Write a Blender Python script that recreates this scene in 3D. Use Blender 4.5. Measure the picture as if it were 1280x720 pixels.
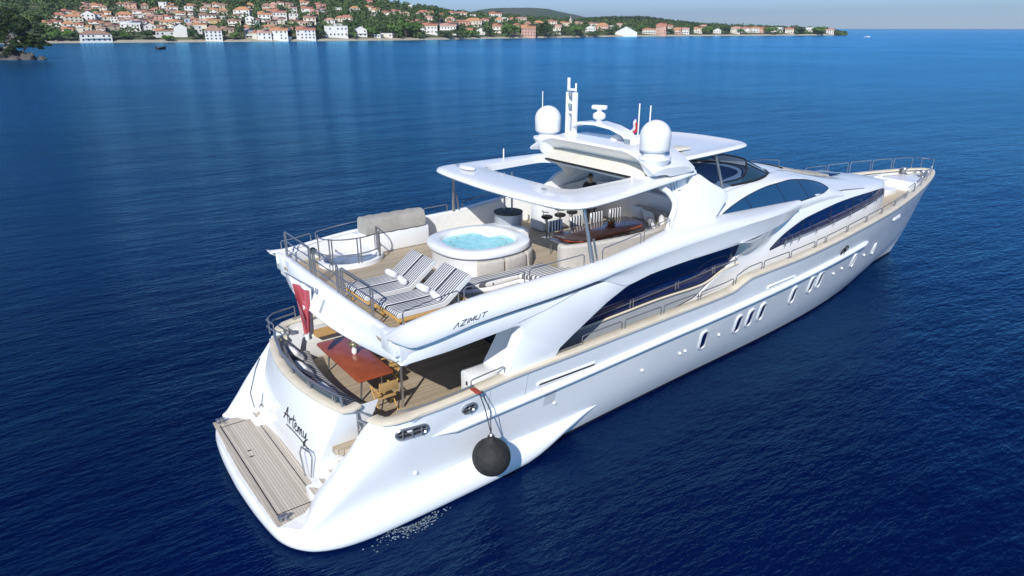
import bpy, bmesh, math, random
from mathutils import Vector, Matrix, noise as mnoise
R = math.radians
PI = math.pi
for o in list(bpy.data.objects): bpy.data.objects.remove(o)
SC = bpy.context.scene
COL = SC.collection

# ------------------------------------------------------------------ camera
F_PX, CX, CY, HOR = 862.0, 640.0, 360.0, 35.0
PITCH = math.atan((CY-HOR)/F_PX)
AZ = R(53.366643)
CAMLOC = Vector((-3.1688, -15.4781, 10.7574))
Fh = Vector((math.cos(AZ), math.sin(AZ), 0)); Rt = Vector((math.sin(AZ), -math.cos(AZ), 0)); Uz = Vector((0, 0, 1))
FW = Fh*math.cos(PITCH)-Uz*math.sin(PITCH); UPV = Fh*math.sin(PITCH)+Uz*math.cos(PITCH)
cd = bpy.data.cameras.new('camera'); cam = bpy.data.objects.new('camera', cd); COL.objects.link(cam)
cd.sensor_width = 36.0; cd.lens = F_PX/1280*36.0; cd.clip_start = 0.1; cd.clip_end = 60000
m3 = Matrix((Rt, UPV, -FW)).transposed()
cam.matrix_world = Matrix.Translation(CAMLOC) @ m3.to_4x4()
SC.camera = cam

# ------------------------------------------------------------------ world, sun, exposure
SUNV = Vector((-1.0, -0.88, 0.96)).normalized()          # towards the sun
elev = math.asin(SUNV.z)
w = bpy.data.worlds.new('World'); SC.world = w; w.use_nodes = True
nt = w.node_tree; nt.nodes.clear()
sky = nt.nodes.new('ShaderNodeTexSky'); sky.sky_type = 'NISHITA'; sky.sun_disc = False
sky.sun_elevation = elev; sky.sun_rotation = math.atan2(SUNV.x, SUNV.y)
sky.air_density = 0.8; sky.dust_density = 0.1; sky.ozone_density = 6.0; sky.altitude = 0
bg = nt.nodes.new('ShaderNodeBackground'); bg.inputs[1].default_value = 0.095
wo = nt.nodes.new('ShaderNodeOutputWorld')
tint = nt.nodes.new('ShaderNodeMix'); tint.data_type = 'RGBA'; tint.blend_type = 'MULTIPLY'; tint.inputs[0].default_value = 1; tint.inputs[7].default_value = (.82, .95, 1.14, 1)
nt.links.new(sky.outputs[0], tint.inputs[6]); nt.links.new(tint.outputs[2], bg.inputs[0]); nt.links.new(bg.outputs[0], wo.inputs[0])
sl = bpy.data.lights.new('sun', 'SUN'); so = bpy.data.objects.new('sun', sl); COL.objects.link(so)
sl.energy = 4.2; sl.angle = R(0.5); sl.color = (1.0, 0.965, 0.91)
so.rotation_euler = SUNV.to_track_quat('Z', 'Y').to_euler()
so.location = (0, 0, 60)
SC.view_settings.view_transform = 'Standard'; SC.view_settings.look = 'None'
SC.view_settings.exposure = 0.24; SC.view_settings.gamma = 1.0; SC.view_settings.use_curve_mapping = False
SC.render.engine = 'CYCLES'
SC.cycles.max_bounces = 6; SC.cycles.transparent_max_bounces = 8

def ray(u, v): return FW + Rt*((u-CX)/F_PX) - UPV*((v-CY)/F_PX)
def onz(u, v, z):
    r = ray(u, v); return CAMLOC + r*((z-CAMLOC.z)/r.z)
def ony(u, v, y):
    r = ray(u, v); return CAMLOC + r*((y-CAMLOC.y)/r.y)

# ------------------------------------------------------------------ materials
def mat(name, col, rough=.5, metal=0, coat=0, spec=None, **k):
    m = bpy.data.materials.new(name); m.use_nodes = True
    b = m.node_tree.nodes['Principled BSDF']
    b.inputs['Base Color'].default_value = (*col, 1); b.inputs['Roughness'].default_value = rough
    b.inputs['Metallic'].default_value = metal; b.inputs['Coat Weight'].default_value = coat
    b.inputs['Coat Roughness'].default_value = .06
    if spec is not None: b.inputs['Specular IOR Level'].default_value = spec
    return m
def N(m, t): return m.node_tree.nodes.new(t)
def L(m, a, b): m.node_tree.links.new(a, b)
def BS(m): return m.node_tree.nodes['Principled BSDF']
def texco(m, kind='Object'):
    return N(m, 'ShaderNodeTexCoord').outputs[kind]
def noise_node(m, vec, scale, detail=3, rough=.55):
    n = N(m, 'ShaderNodeTexNoise'); n.inputs['Scale'].default_value = scale; n.inputs['Detail'].default_value = detail
    n.inputs['Roughness'].default_value = rough; L(m, vec, n.inputs['Vector']); return n
def ramp(m, fac, stops):
    r = N(m, 'ShaderNodeValToRGB'); e = r.color_ramp.elements
    while len(e) < len(stops): e.new(.5)
    for i, (p, c) in enumerate(stops):
        e[i].position = p; e[i].color = (*c, 1)
    L(m, fac, r.inputs[0]); return r
def math_node(m, op, a, b=None):
    n = N(m, 'ShaderNodeMath'); n.operation = op
    for i, q in enumerate((a, b)):
        if q is None: continue
        if isinstance(q, (int, float)): n.inputs[i].default_value = q
        else: L(m, q, n.inputs[i])
    return n.outputs[0]
def bump(m, h, strength, dist=.01):
    b = N(m, 'ShaderNodeBump'); b.inputs['Strength'].default_value = strength; b.inputs['Distance'].default_value = dist
    L(m, h, b.inputs['Height']); L(m, b.outputs[0], BS(m).inputs['Normal']); return b
def vary(name, c1, c2, scale, rough, bumpd=0, detail=4, **k):
    m = mat(name, c1, rough, **k); v = texco(m); n = noise_node(m, v, scale, detail)
    r = ramp(m, n.outputs[0], [(.3, c1), (.7, c2)]); L(m, r.outputs[0], BS(m).inputs['Base Color'])
    if bumpd: bump(m, n.outputs[0], .6, bumpd)
    return m
M = {}
M['gel'] = mat('white_gelcoat', (.80, .81, .82), .32, coat=.5)
_v = texco(M['gel']); _n = noise_node(M['gel'], _v, .5, 5)
_r = ramp(M['gel'], _n.outputs[0], [(.3, (.81, .825, .84)), (.7, (.85, .855, .855))]); L(M['gel'], _r.outputs[0], BS(M['gel']).inputs['Base Color'])
_rr = N(M['gel'], 'ShaderNodeMapRange'); _rr.inputs[3].default_value = .22; _rr.inputs[4].default_value = .42
L(M['gel'], noise_node(M['gel'], _v, 1.7, 6).outputs[0], _rr.inputs[0]); L(M['gel'], _rr.outputs[0], BS(M['gel']).inputs['Roughness'])
M['gel_matte'] = vary('white_nonskid', (.74, .74, .72), (.80, .80, .78), 6, .6)
M['cream'] = vary('cream_caprail', (.64, .57, .44), (.72, .65, .52), 3, .4)
M['cream_gel'] = vary('cream_awning', (.68, .64, .54), (.74, .70, .60), 2, .6)
M['beige'] = vary('beige_upholstery', (.46, .43, .385), (.52, .49, .44), 9, .85, .004)
M['grey_cover'] = vary('grey_canvas', (.34, .32, .28), (.42, .40, .36), 5, .9, .01)
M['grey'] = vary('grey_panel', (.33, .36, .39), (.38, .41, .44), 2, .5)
M['steel'] = mat('polished_steel', (.42, .42, .43), .28, .8)
M['dark'] = mat('black_rubber', (.012, .012, .014), .6)
M['ink'] = mat('black_lettering', (.01, .01, .012), .4)
M['silver'] = mat('grey_lettering', (.16, .22, .30), .4)
M['fender'] = vary('black_fender', (.012, .012, .012), (.028, .026, .024), 9, .75, .01)
M['rope'] = mat('rope', (.05, .05, .055), .9)
M['red_tape'] = mat('red_tape', (.35, .06, .04), .6)
M['white_cloth'] = vary('white_towel', (.76, .76, .76), (.82, .82, .82), 30, .95, .006)
M['white_plastic'] = mat('white_plastic', (.80, .80, .80), .35)
M['yellow_wood'] = vary('varnished_beech', (.50, .30, .09), (.58, .36, .13), 12, .45)
M['tan'] = mat('tan_cloth', (.40, .26, .10), .8)
M['skin'] = mat('skin', (.50, .30, .21), .55)
M['black_cloth'] = vary('black_cloth', (.010, .010, .013), (.022, .022, .028), 20, .9)
M['hair'] = mat('dark_hair', (.02, .014, .01), .6)
M['leaf'] = vary('flower_leaves', (.06, .14, .03), (.12, .22, .05), 40, .7)
M['petal'] = mat('pale_petals', (.75, .68, .45), .7)
M['orange'] = mat('orange_fruit', (.55, .14, .03), .6)
M['soot'] = mat('dark_recess', (.02, .02, .022), .6)
M['lens'] = mat('lamp_lens', (.25, .3, .33), .1)

def glass(name, c, r=.04):
    m = mat(name, c, r, coat=.35, spec=.5); return m
M['glass'] = glass('navy_tinted_glass', (.001, .012, .075))
M['glass_sky'] = glass('sky_reflection_glass', (.012, .065, .15))  # sky reflection put into a lighter base colour
M['glass_clear'] = glass('smoked_windscreen', (.02, .06, .09))
BS(M['glass_clear']).inputs['Alpha'].default_value = .72
M['dash'] = mat('blue_grey_dash', (.10, .17, .30), .35)

def planks(name, c1, c2, seam, width, axis=1, rough=.6):
    m = mat(name, c1, rough); v = texco(m); sp = N(m, 'ShaderNodeSeparateXYZ'); L(m, v, sp.inputs[0])
    co = sp.outputs[axis]
    d = math_node(m, 'DIVIDE', co, width); fr = math_node(m, 'FRACT', d); fl = math_node(m, 'FLOOR', d)
    wn = N(m, 'ShaderNodeTexWhiteNoise'); wn.noise_dimensions = '1D'; L(m, fl, wn.inputs['W'])
    mp = N(m, 'ShaderNodeMapping'); mp.inputs['Scale'].default_value = (1.2, 9, 1) if axis == 1 else (9, 1.2, 1); L(m, v, mp.inputs[0])
    n = noise_node(m, mp.outputs[0], 3, 5)
    mix = math_node(m, 'ADD', math_node(m, 'MULTIPLY', wn.outputs[0], .5), math_node(m, 'MULTIPLY', n.outputs[0], .5))
    r = ramp(m, mix, [(.2, c1), (.8, c2)])
    s = math_node(m, 'LESS_THAN', fr, .1)
    mx = N(m, 'ShaderNodeMix'); mx.data_type = 'RGBA'; L(m, s, mx.inputs[0]); L(m, r.outputs[0], mx.inputs[6]); mx.inputs[7].default_value = (*seam, 1)
    L(m, mx.outputs[2], BS(m).inputs['Base Color']); return m
M['teak'] = planks('teak_deck', (.36, .29, .20), (.50, .42, .31), (.10, .08, .06), .065)
M['teak_grey'] = planks('weathered_teak', (.42, .37, .30), (.56, .50, .42), (.13, .12, .11), .07, axis=0)
M['teak_side'] = planks('side_deck_teak', (.50, .42, .30), (.60, .51, .38), (.25, .2, .15), .06)
def stripes(name, c1, c2, width, axis=0, duty=.5, axis2=None):
    m = mat(name, c1, .9); v = texco(m); sp = N(m, 'ShaderNodeSeparateXYZ'); L(m, v, sp.inputs[0])
    fr = math_node(m, 'FRACT', math_node(m, 'DIVIDE', sp.outputs[axis], width)); s = math_node(m, 'LESS_THAN', fr, duty)
    mx = N(m, 'ShaderNodeMix'); mx.data_type = 'RGBA'; L(m, s, mx.inputs[0]); mx.inputs[6].default_value = (*c1, 1); mx.inputs[7].default_value = (*c2, 1)
    L(m, mx.outputs[2], BS(m).inputs['Base Color']); bump(m, noise_node(m, v, 60, 3).outputs[0], .4, .003); return m
M['stripe'] = stripes('black_white_stripes', (.68, .68, .67), (.06, .065, .085), .078, 1, .5)
M['stripe_x'] = stripes('black_white_stripes_across', (.74, .74, .73), (.022, .024, .04), .11, 0, .5)
M['stripe_pad'] = stripes('grey_white_ticking', (.66, .65, .63), (.10, .10, .115), .10, 1, .48)
M['table'] = vary('varnished_mahogany', (.26, .055, .022), (.36, .085, .035), 2.5, .22, coat=.6)
M['table2'] = vary('dark_mahogany', (.16, .035, .018), (.22, .05, .025), 2.5, .3, coat=.3)
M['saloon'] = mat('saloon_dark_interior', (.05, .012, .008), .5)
# bath water
m = M['bath'] = mat('bath_water', (.16, .62, .68), .06, coat=.3)
v = texco(m); n = noise_node(m, v, 5, 4); r = ramp(m, n.outputs[0], [(.35, (.17, .60, .66)), (.6, (.30, .74, .78)), (.78, (.52, .86, .88))]); L(m, r.outputs[0], BS(m).inputs['Base Color'])
bump(m, noise_node(m, v, 11, 3).outputs[0], .8, .05)
# sea
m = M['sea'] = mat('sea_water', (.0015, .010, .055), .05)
BS(m).inputs['IOR'].default_value = 1.33
geo = N(m, 'ShaderNodeNewGeometry')
mp = N(m, 'ShaderNodeMapping'); mp.inputs['Rotation'].default_value = (0, 0, R(35)); mp.inputs['Scale'].default_value = (.55, 1.5, 1); L(m, geo.outputs['Position'], mp.inputs[0])
n1 = noise_node(m, mp.outputs[0], .9, 5, .6); n2 = noise_node(m, mp.outputs[0], .16, 3, .5); n3 = noise_node(m, mp.outputs[0], 3.6, 3, .6)
h = math_node(m, 'ADD', math_node(m, 'MULTIPLY', n1.outputs[0], .55), math_node(m, 'ADD', math_node(m, 'MULTIPLY', n2.outputs[0], 1.3), math_node(m, 'MULTIPLY', n3.outputs[0], .13)))
wp = noise_node(m, geo.outputs['Position'], .012, 3); n5 = noise_node(m, mp.outputs[0], .035, 2); h = math_node(m, 'ADD', h, math_node(m, 'MULTIPLY', n5.outputs[0], 2.6)); h = math_node(m, 'MULTIPLY', h, math_node(m, 'ADD', .35, math_node(m, 'MULTIPLY', wp.outputs[0], 1.3)))
bump(m, h, 1.0, .21)
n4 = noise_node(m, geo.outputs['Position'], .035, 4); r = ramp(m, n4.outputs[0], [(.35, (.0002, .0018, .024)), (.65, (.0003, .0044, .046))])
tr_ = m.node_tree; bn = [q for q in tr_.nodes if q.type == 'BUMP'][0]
# far water's sky brightness put into the body colour, rising with distance
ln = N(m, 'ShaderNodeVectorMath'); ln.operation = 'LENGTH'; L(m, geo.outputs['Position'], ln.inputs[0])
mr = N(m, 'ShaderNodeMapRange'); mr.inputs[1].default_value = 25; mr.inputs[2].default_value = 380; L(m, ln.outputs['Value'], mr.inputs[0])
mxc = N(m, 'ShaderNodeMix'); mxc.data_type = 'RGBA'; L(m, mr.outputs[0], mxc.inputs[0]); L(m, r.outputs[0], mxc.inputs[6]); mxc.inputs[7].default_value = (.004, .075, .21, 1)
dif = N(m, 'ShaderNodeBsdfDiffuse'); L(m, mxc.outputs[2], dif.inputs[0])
glo = N(m, 'ShaderNodeBsdfGlossy'); glo.inputs['Roughness'].default_value = .14; glo.inputs[0].default_value = (.30, .74, 1.0, 1); L(m, bn.outputs[0], glo.inputs['Normal'])
fr = N(m, 'ShaderNodeFresnel'); fr.inputs['IOR'].default_value = 1.36; L(m, bn.outputs[0], fr.inputs['Normal'])
mxs = N(m, 'ShaderNodeMixShader'); L(m, fr.outputs[0], mxs.inputs[0]); L(m, dif.outputs[0], mxs.inputs[1]); L(m, glo.outputs[0], mxs.inputs[2])
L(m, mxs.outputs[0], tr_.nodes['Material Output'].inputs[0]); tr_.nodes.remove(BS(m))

# ------------------------------------------------------------------ mesh helpers
class MB:
    def __init__(s): s.v = []; s.f = []
    def add(s, vs, fs):
        b = len(s.v); s.v += [tuple(p) for p in vs]; s.f += [tuple(b+i for i in f) for f in fs]; return s
    def box(s, c, d, rz=0, taper=1.0):
        x, y, z = (q/2 for q in d); P = []
        for k in (-1, 1):
            t = 1 if k < 0 else taper
            for (i, j) in ((-1, -1), (1, -1), (1, 1), (-1, 1)):
                a, b = i*x*t, j*y*t
                P.append((c[0]+a*math.cos(rz)-b*math.sin(rz), c[1]+a*math.sin(rz)+b*math.cos(rz), c[2]+k*z))
        return s.add(P, [(3, 2, 1, 0), (4, 5, 6, 7), (0, 1, 5, 4), (1, 2, 6, 5), (2, 3, 7, 6), (3, 0, 4, 7)])
    def tube(s, pts, r, n=8, cap=True):
        pts = [Vector(p) for p in pts]; rs = r if isinstance(r, (list, tuple)) else [r]*len(pts)
        rings = []; up = None
        for i, p in enumerate(pts):
            t = (pts[min(i+1, len(pts)-1)]-pts[max(i-1, 0)])
            if t.length < 1e-9: t = Vector((0, 0, 1))
            t.normalize()
            if up is None: up = t.orthogonal().normalized()
            up = (up - t*up.dot(t)); up = up.normalized() if up.length > 1e-6 else t.orthogonal().normalized()
            b = t.cross(up)
            rings.append([p+(up*math.cos(2*PI*k/n)+b*math.sin(2*PI*k/n))*rs[i] for k in range(n)])
        V = [q for g in rings for q in g]; F = []
        for i in range(len(pts)-1):
            for k in range(n): F.append((i*n+k, i*n+(k+1) % n, (i+1)*n+(k+1) % n, (i+1)*n+k))
        if cap: F.append(tuple(range(n-1, -1, -1))); F.append(tuple((len(pts)-1)*n+k for k in range(n)))
        return s.add(V, F)
    def lathe(s, c, prof, n=24, sx=1, sy=1, caps=True):
        V = []; F = []
        for (r, z) in prof:
            for k in range(n):
                a = 2*PI*k/n; V.append((c[0]+r*sx*math.cos(a), c[1]+r*sy*math.sin(a), c[2]+z))
        for i in range(len(prof)-1):
            for k in range(n): F.append((i*n+k, i*n+(k+1) % n, (i+1)*n+(k+1) % n, (i+1)*n+k))
        if caps: F.append(tuple(range(n-1, -1, -1))); F.append(tuple((len(prof)-1)*n+k for k in range(n)))
        return s.add(V, F)
    def grid(s, rows, closed=False):
        n = len(rows[0]); V = [p for r in rows for p in r]; F = []
        for i in range(len(rows)-1):
            for k in range(n if closed else n-1):
                F.append((i*n+k, i*n+(k+1) % n, (i+1)*n+(k+1) % n, (i+1)*n+k))
        return s.add(V, F)
    def prism(s, outline, z0, z1):      # outline xy list
        n = len(outline); V = [(x, y, z0) for x, y in outline]+[(x, y, z1) for x, y in outline]
        F = [tuple(range(n-1, -1, -1)), tuple(range(n, 2*n))]+[(k, (k+1) % n, n+(k+1) % n, n+k) for k in range(n)]
        return s.add(V, F)
    def panel(s, outer, inner):         # two parallel closed loops of 3D points
        n = len(outer); V = list(outer)+list(inner)
        F = [tuple(range(n)), tuple(range(2*n-1, n-1, -1))]+[(k, n+k, n+(k+1) % n, (k+1) % n) for k in range(n)]
        return s.add(V, F)
    def mirror(s):
        n = len(s.v); V = [(x, -y, z) for x, y, z in s.v]; F = [tuple(reversed(f)) for f in s.f]
        return s.add(V, F)
    def build(s, name, m, parent=None, ang=38, bev=0, seg=2, sub=0, label=None, recalc=True, tri=True):
        me = bpy.data.meshes.new(name); bm = bmesh.new()
        vs = [bm.verts.new(p) for p in s.v]
        for f in s.f:
            ff = [vs[i] for i in f]
            if len(set(ff)) < 3: continue
            try: bm.faces.new(ff)
            except ValueError: pass
        bmesh.ops.remove_doubles(bm, verts=bm.verts, dist=1e-5)
        if recalc: bmesh.ops.recalc_face_normals(bm, faces=bm.faces)
        if bev:
            ed = [e for e in bm.edges if len(e.link_faces) == 2 and e.calc_face_angle(0) > R(35)]
            bmesh.ops.bevel(bm, geom=ed, offset=bev, segments=seg, profile=.5, affect='EDGES', clamp_overlap=True)
        big = [f for f in bm.faces if len(f.verts) > 4]
        if big and tri: bmesh.ops.triangulate(bm, faces=big)
        for f in bm.faces: f.smooth = True
        for e in bm.edges:
            if len(e.link_faces) == 2: e.smooth = e.calc_face_angle(0) < R(ang)
        bm.to_mesh(me); bm.free()
        o = bpy.data.objects.new(name, me); COL.objects.link(o)
        if isinstance(m, (list, tuple)):
            for q in m: me.materials.append(q)
        else: me.materials.append(m)
        if parent: o.parent = parent
        if sub:
            md = o.modifiers.new('subdivision', 'SUBSURF'); md.levels = sub; md.render_levels = sub
        if label: o['label'] = label
        return o
def thing(name, label, cat, loc=(0, 0, 0), rz=0, group=None):
    o = bpy.data.objects.new(name, None); COL.objects.link(o); o.location = loc; o.rotation_euler = (0, 0, rz)
    o['label'] = label; o['category'] = cat
    if group: o['group'] = group
    return o
def tag(o, label, cat, group=None):
    o['label'] = label; o['category'] = cat
    if group: o['group'] = group
    return o
def struct(o): o['kind'] = 'structure'; return o
def dup(root, loc, rz, label=None):
    r = root.copy(); COL.objects.link(r); r.location = loc; r.rotation_euler = (0, 0, rz)
    if label: r['label'] = label
    for ch in list(root.children):
        c = ch.copy(); COL.objects.link(c); c.parent = r
        for g in list(ch.children):
            d = g.copy(); COL.objects.link(d); d.parent = c
    return r
def crv(tab):       # monotone cubic through (x, v) rows
    xs = [t[0] for t in tab]; ys = [t[1] for t in tab]; n = len(xs)
    d = [(ys[i+1]-ys[i])/(xs[i+1]-xs[i]) for i in range(n-1)]
    mm = [d[0]]+[0 if d[i-1]*d[i] <= 0 else 2*d[i-1]*d[i]/(d[i-1]+d[i]) for i in range(1, n-1)]+[d[-1]]
    def f(x):
        if x <= xs[0]: return ys[0]
        if x >= xs[-1]: return ys[-1]
        i = max(k for k in range(n-1) if xs[k] <= x); h = xs[i+1]-xs[i]; t = (x-xs[i])/h
        return (ys[i]*(2*t**3-3*t*t+1)+mm[i]*h*(t**3-2*t*t+t)+ys[i+1]*(-2*t**3+3*t*t)+mm[i+1]*h*(t**3-t*t))
    return f
def catmull(P, k):
    P = [Vector(p) for p in P]; out = []
    for i in range(len(P)-1):
        a = P[max(i-1, 0)]; b = P[i]; c = P[i+1]; d = P[min(i+2, len(P)-1)]
        for j in range(k):
            t = j/k; out.append(.5*((2*b)+(c-a)*t+(2*a-5*b+4*c-d)*t*t+(3*b-a-3*c+d)*t**3))
    out.append(P[-1]); return out
def lin(a, b, n): return [a+(b-a)*i/(n-1) for i in range(n)]
def sm(a, b, x):
    t = max(0, min(1, (x-a)/(b-a))); return t*t*(3-2*t)

# ------------------------------------------------------------------ sea
sea = MB()
rings = [0, 8, 16, 24, 32, 45, 60, 90, 140, 220, 400, 800, 1600, 3000, 6000, 9000, 12000]
rows = [[(15+r_*math.cos(2*PI*k/64), r_*math.sin(2*PI*k/64), 0) for k in range(64)] for r_ in rings[1:]]
sea.grid(rows, closed=True); sea.f.append(tuple(range(63, -1, -1)))  # inner disc
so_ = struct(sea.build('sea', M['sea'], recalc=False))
if so_.data.polygons[5].normal.z < 0: so_.data.flip_normals()
if any(p.normal.z < 0 for p in so_.data.polygons): print('SEA NORMALS MIXED')

# ================================================================== YACHT
Y = thing('motor_yacht', 'large white three deck motor yacht lying at anchor on the dark blue sea', 'yacht', (0, 0, 0))

# hull lines: half breadth and height along x
XEND = 34.95
bW = crv([(0, 3.0), (3, 3.08), (6, 3.05), (9.6, 2.8), (13, 2.58), (18, 2.3), (22, 1.95), (25.8, 1.47), (29, .95), (31, .5), (XEND, 0)])
bA = crv([(0, 3.12), (3, 3.2), (8, 3.22), (13, 3.05), (18, 2.8), (22, 2.45), (26, 1.95), (29, 1.45), (32, .82), (34, .30), (XEND, .02)])
bB = crv([(0, 3.12), (2, 3.3), (3, 3.42), (8, 3.52), (14, 3.46), (18, 3.27), (22, 2.95), (26, 2.45), (29, 1.86), (32, 1.08), (34, .42), (XEND, .04)])
bS = crv([(0, 3.0), (1.2, 3.10), (2.1, 3.20), (2.6, 3.36), (3, 3.5), (4.5, 3.66), (8, 3.72), (12, 3.72), (15, 3.67), (18, 3.6), (20, 3.5), (22.5, 3.3), (25.3, 2.94), (28.3, 2.34), (31.2, 1.60), (33.2, .98), (34.3, .54), (34.75, .30), (XEND, .06)])
zS = crv([(0, .5), (.42, .55), (.7, .82), (1.2, 1.42), (1.8, 2.08), (2.1, 2.4), (2.45, 2.64), (3.3, 2.70), (4.6, 2.84), (5.6, 2.93), (8.5, 3.03), (11.5, 3.12), (14.05, 3.2), (14.5, 3.32), (15, 3.45), (17.7, 3.52), (20, 3.63), (22.6, 3.78), (25.4, 3.88), (28.2, 3.95), (30.6, 4.0), (33.5, 4.02), (XEND, 4.0)])
zA = crv([(0, .28), (.42, .34), (1.5, .55), (8, .85), (20, 1.0), (32, 1.2), (XEND, 1.35)])
zB = crv([(0, .36), (.42, .46), (1, .86), (2, 1.5), (3, 1.95), (8, 2.1), (14, 2.2), (22, 2.5), (30, 2.9), (XEND, 3.0)])
def xs_(X, xe): return X + (xe-XEND)*sm(18, XEND, X)**1.3
def hull_prof(X):
    """control points of the starboard half section, keel to sheer"""
    return [(xs_(X, 30.6), -.02, -1.0), (xs_(X, 31.3), -bW(X)*.86, -.5), (xs_(X, 32.3), -bW(X), 0.0), (xs_(X, 33.7), -bA(X), zA(X)),
            (xs_(X, 34.75), -bB(X), zB(X)), (xs_(X, 34.88), -(bB(X)*.35+bS(X)*.65), zB(X)+(zS(X)-zB(X))*.62), (X, -bS(X), zS(X))]
HX = lin(.42, 3, 21)[:-1]+lin(3, 14, 23)[:-1]+lin(14, 15.2, 7)[:-1]+lin(15.2, 30, 34)[:-1]+lin(30, 34.4, 16)[:-1]+lin(34.4, XEND, 12)
HG = [catmull(hull_prof(X), 4) for X in HX]
hb = MB(); hb.grid(HG); hb.mirror()
# close the stern below the platform
st = [p for p in HG[0] if p.z < .3]; hb.add([tuple(p) for p in st]+[(p.x, -p.y, p.z) for p in st], [(i, i+1, len(st)+i+1, len(st)+i) for i in range(len(st)-1)])
hull = hb.build('hull', M['gel'], Y, ang=55)
def hull_pt(x, z):
    """point on the starboard hull side"""
    best = None
    cols = []
    for k in range(len(HG[0])):
        prev = None
        for g in HG:
            if g[k].x >= x and prev is not None:
                t = (x-prev.x)/max(1e-6, g[k].x-prev.x); cols.append(prev.lerp(g[k], t)); break
            prev = g[k]
    for a, b in zip(cols, cols[1:]):
        if a.z <= z <= b.z: return a.lerp(b, (z-a.z)/max(1e-6, b.z-a.z))
    return min(cols, key=lambda q: abs(q.z-z))
def hull_frame(x, z):
    p = hull_pt(x, z); tx = (hull_pt(x+.15, z)-hull_pt(x-.15, z)).normalized(); tz = (hull_pt(x, z+.1)-hull_pt(x, z-.1)).normalized()
    n = tx.cross(tz).normalized()
    if n.y > 0: n = -n
    return p, tx, tz, n

# dark boot stripe just above the water
bt = MB(); rows = []
for X in HX:
    rw = []
    for z in (-.05, .04, .10):
        a = hull_prof(X); p, q = Vector(a[2]), Vector(a[3]); t = z/max(.1, q.z); c = p.lerp(q, t); rw.append((c.x, c.y-.012, c.z))
    rows.append(rw)
bt.grid(rows); bt.mirror(); bt.build('boot_stripe', M['dark'], Y)

# swim platform rim + side sponsons (one continuous lip round the stern)
pp = [(-.17, 0), (-.13, 1.2), (-.04, 2.15), (.06, 2.62), (.24, 2.98), (.52, 3.28), (.9, 3.48), (1.35, 3.60), (2, 3.66), (3, 3.65), (4, 3.62), (5, 3.58), (6, 3.52), (7, 3.43), (8, 3.32), (8.6, 3.24), (8.95, 3.18)]
pp = [(p.x, p.y) for p in catmull([(a, b, 0) for a, b in pp], 3)]
rows = []
for i, (x, y) in enumerate(pp):
    a = pp[max(i-1, 0)]; b = pp[min(i+1, len(pp)-1)]; t = Vector((b[0]-a[0], b[1]-a[1], 0)).normalized(); nn = Vector((-t.y, t.x, 0))  # outward = left of path? fixed below
    if nn.x*(-1)+nn.y < 0 and x < .3: nn = -nn
    if x >= .3 and nn.y < 0: nn = -nn
    k = sm(6.2, 8.95, x)          # converge to the tip
    o = Vector((x, y, 0))
    zt_out = .40+(.80-.40)*k; zb = .02+(.72-.02)*k
    inn = .45*(1-sm(.5, 3, x))
    hy = max(.02, (y-3.16))*(1-.0) if x > 2 else .42
    hy = .42*(1-sm(1, 3, x))+max(.03, y-3.18)*sm(1, 3, x)
    zi = .53+.30*sm(1.5, 5.5, x)*(1-.2*k)
    zi = zi if k < .99 else .82
    ring = [o-nn*(hy+.02)+Vector((0, 0, zb-.05)), o-nn*.10+Vector((0, 0, zb)), o-nn*.015+Vector((0, 0, zb+.09*(1-k))), o+Vector((0, 0, (zb+zt_out)/2)), o-nn*.03+Vector((0, 0, zt_out)), o-nn*.12+Vector((0, 0, zt_out+.09*(1-k*.8))), o-nn*hy+Vector((0, 0, zi)), o-nn*(hy+.25)+Vector((0, 0, zi-.02))]
    rows.append(ring)
sp = MB(); rr = [[(p.x, -p.y, p.z) for p in r] for r in rows]
sp.grid(rr); sp.mirror(); sp.build('swim_platform', M['gel'], Y, ang=50)
# platform floor
fl = MB(); fl.prism([(-.02, -2.1), (.12, -2.6), (.42, -2.95), (.9, -3.2), (2.4, -3.2), (2.4, 3.2), (.9, 3.2), (.42, 2.95), (.12, 2.6), (-.02, 2.1), (-.1, 0)], .3, .525)
fl.build('platform_floor', M['gel_matte'], Y)
tk = MB(); tk.prism([(.03, -2.58), (-.03, 0), (.05, 2.72), (.75, 2.62), (1.16, 2.3), (1.2, 2.2), (1.30, .1), (1.24, -1.3), (1.18, -2.0), (.7, -2.45)], .525, .545)
tk.build('platform_teak', M['teak_grey'], Y)
bd = MB()
for a, b in (((.20, -2.3), (.14, 2.45)), ((.62, -2.35), (.62, 2.45))): pass
bd.box((.17, .05, .549), (.025, 4.8, .006)); bd.box((1.08, .1, .549), (.02, 4.2, .006)); bd.box((.62, -2.18, .549), (.9, .02, .006)); bd.box((.62, 2.32, .549), (.9, .02, .006))
bd.build('caulking_line', M['ink'], Y)
for yy in (2.55, -2.45):
    c = MB()
    for k in range(2):
        c.lathe((.16+.1*k, yy-.1*k*0, .545), [(.04, 0), (.035, .1), (.06, .12), (.06, .15)], 10)
    c.tube([(.1, yy-.08, .66), (.36, yy+.02, .66)], .02, 6); c.tube([(.12, yy+.1, .57), (.34, yy-.1, .57)], .018, 6)
    c.build('cleat', M['steel'], Y)
dr = MB()
for (a, b) in ((.45, .75), (.42, .45)): MB().box((a, b, .549), (.10, .04, .01)).build('drain', M['soot'], Y)

# transom block
def xf(y): return 1.27-.07*(y/2)**2*1.5+.02
def xc(y): return 1.42+.36*(y/2.3)**2
rows = []
for i in range(25):
    t = -1+2*i/24; r = []
    for j in range(9):
        s = j/8; yb = 1.86*t; yt = 2.33*t; yy = yb+(yt-yb)*sm(0, 1, s)
        x = xf(yb)*(1-s)+xc(yt)*s-.13*math.sin(PI*s)*(1-.3*s); z = .50+2.2*s
        r.append((x, yy, z))
    rows.append(r)
tr = MB(); tr.grid(rows)
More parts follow.
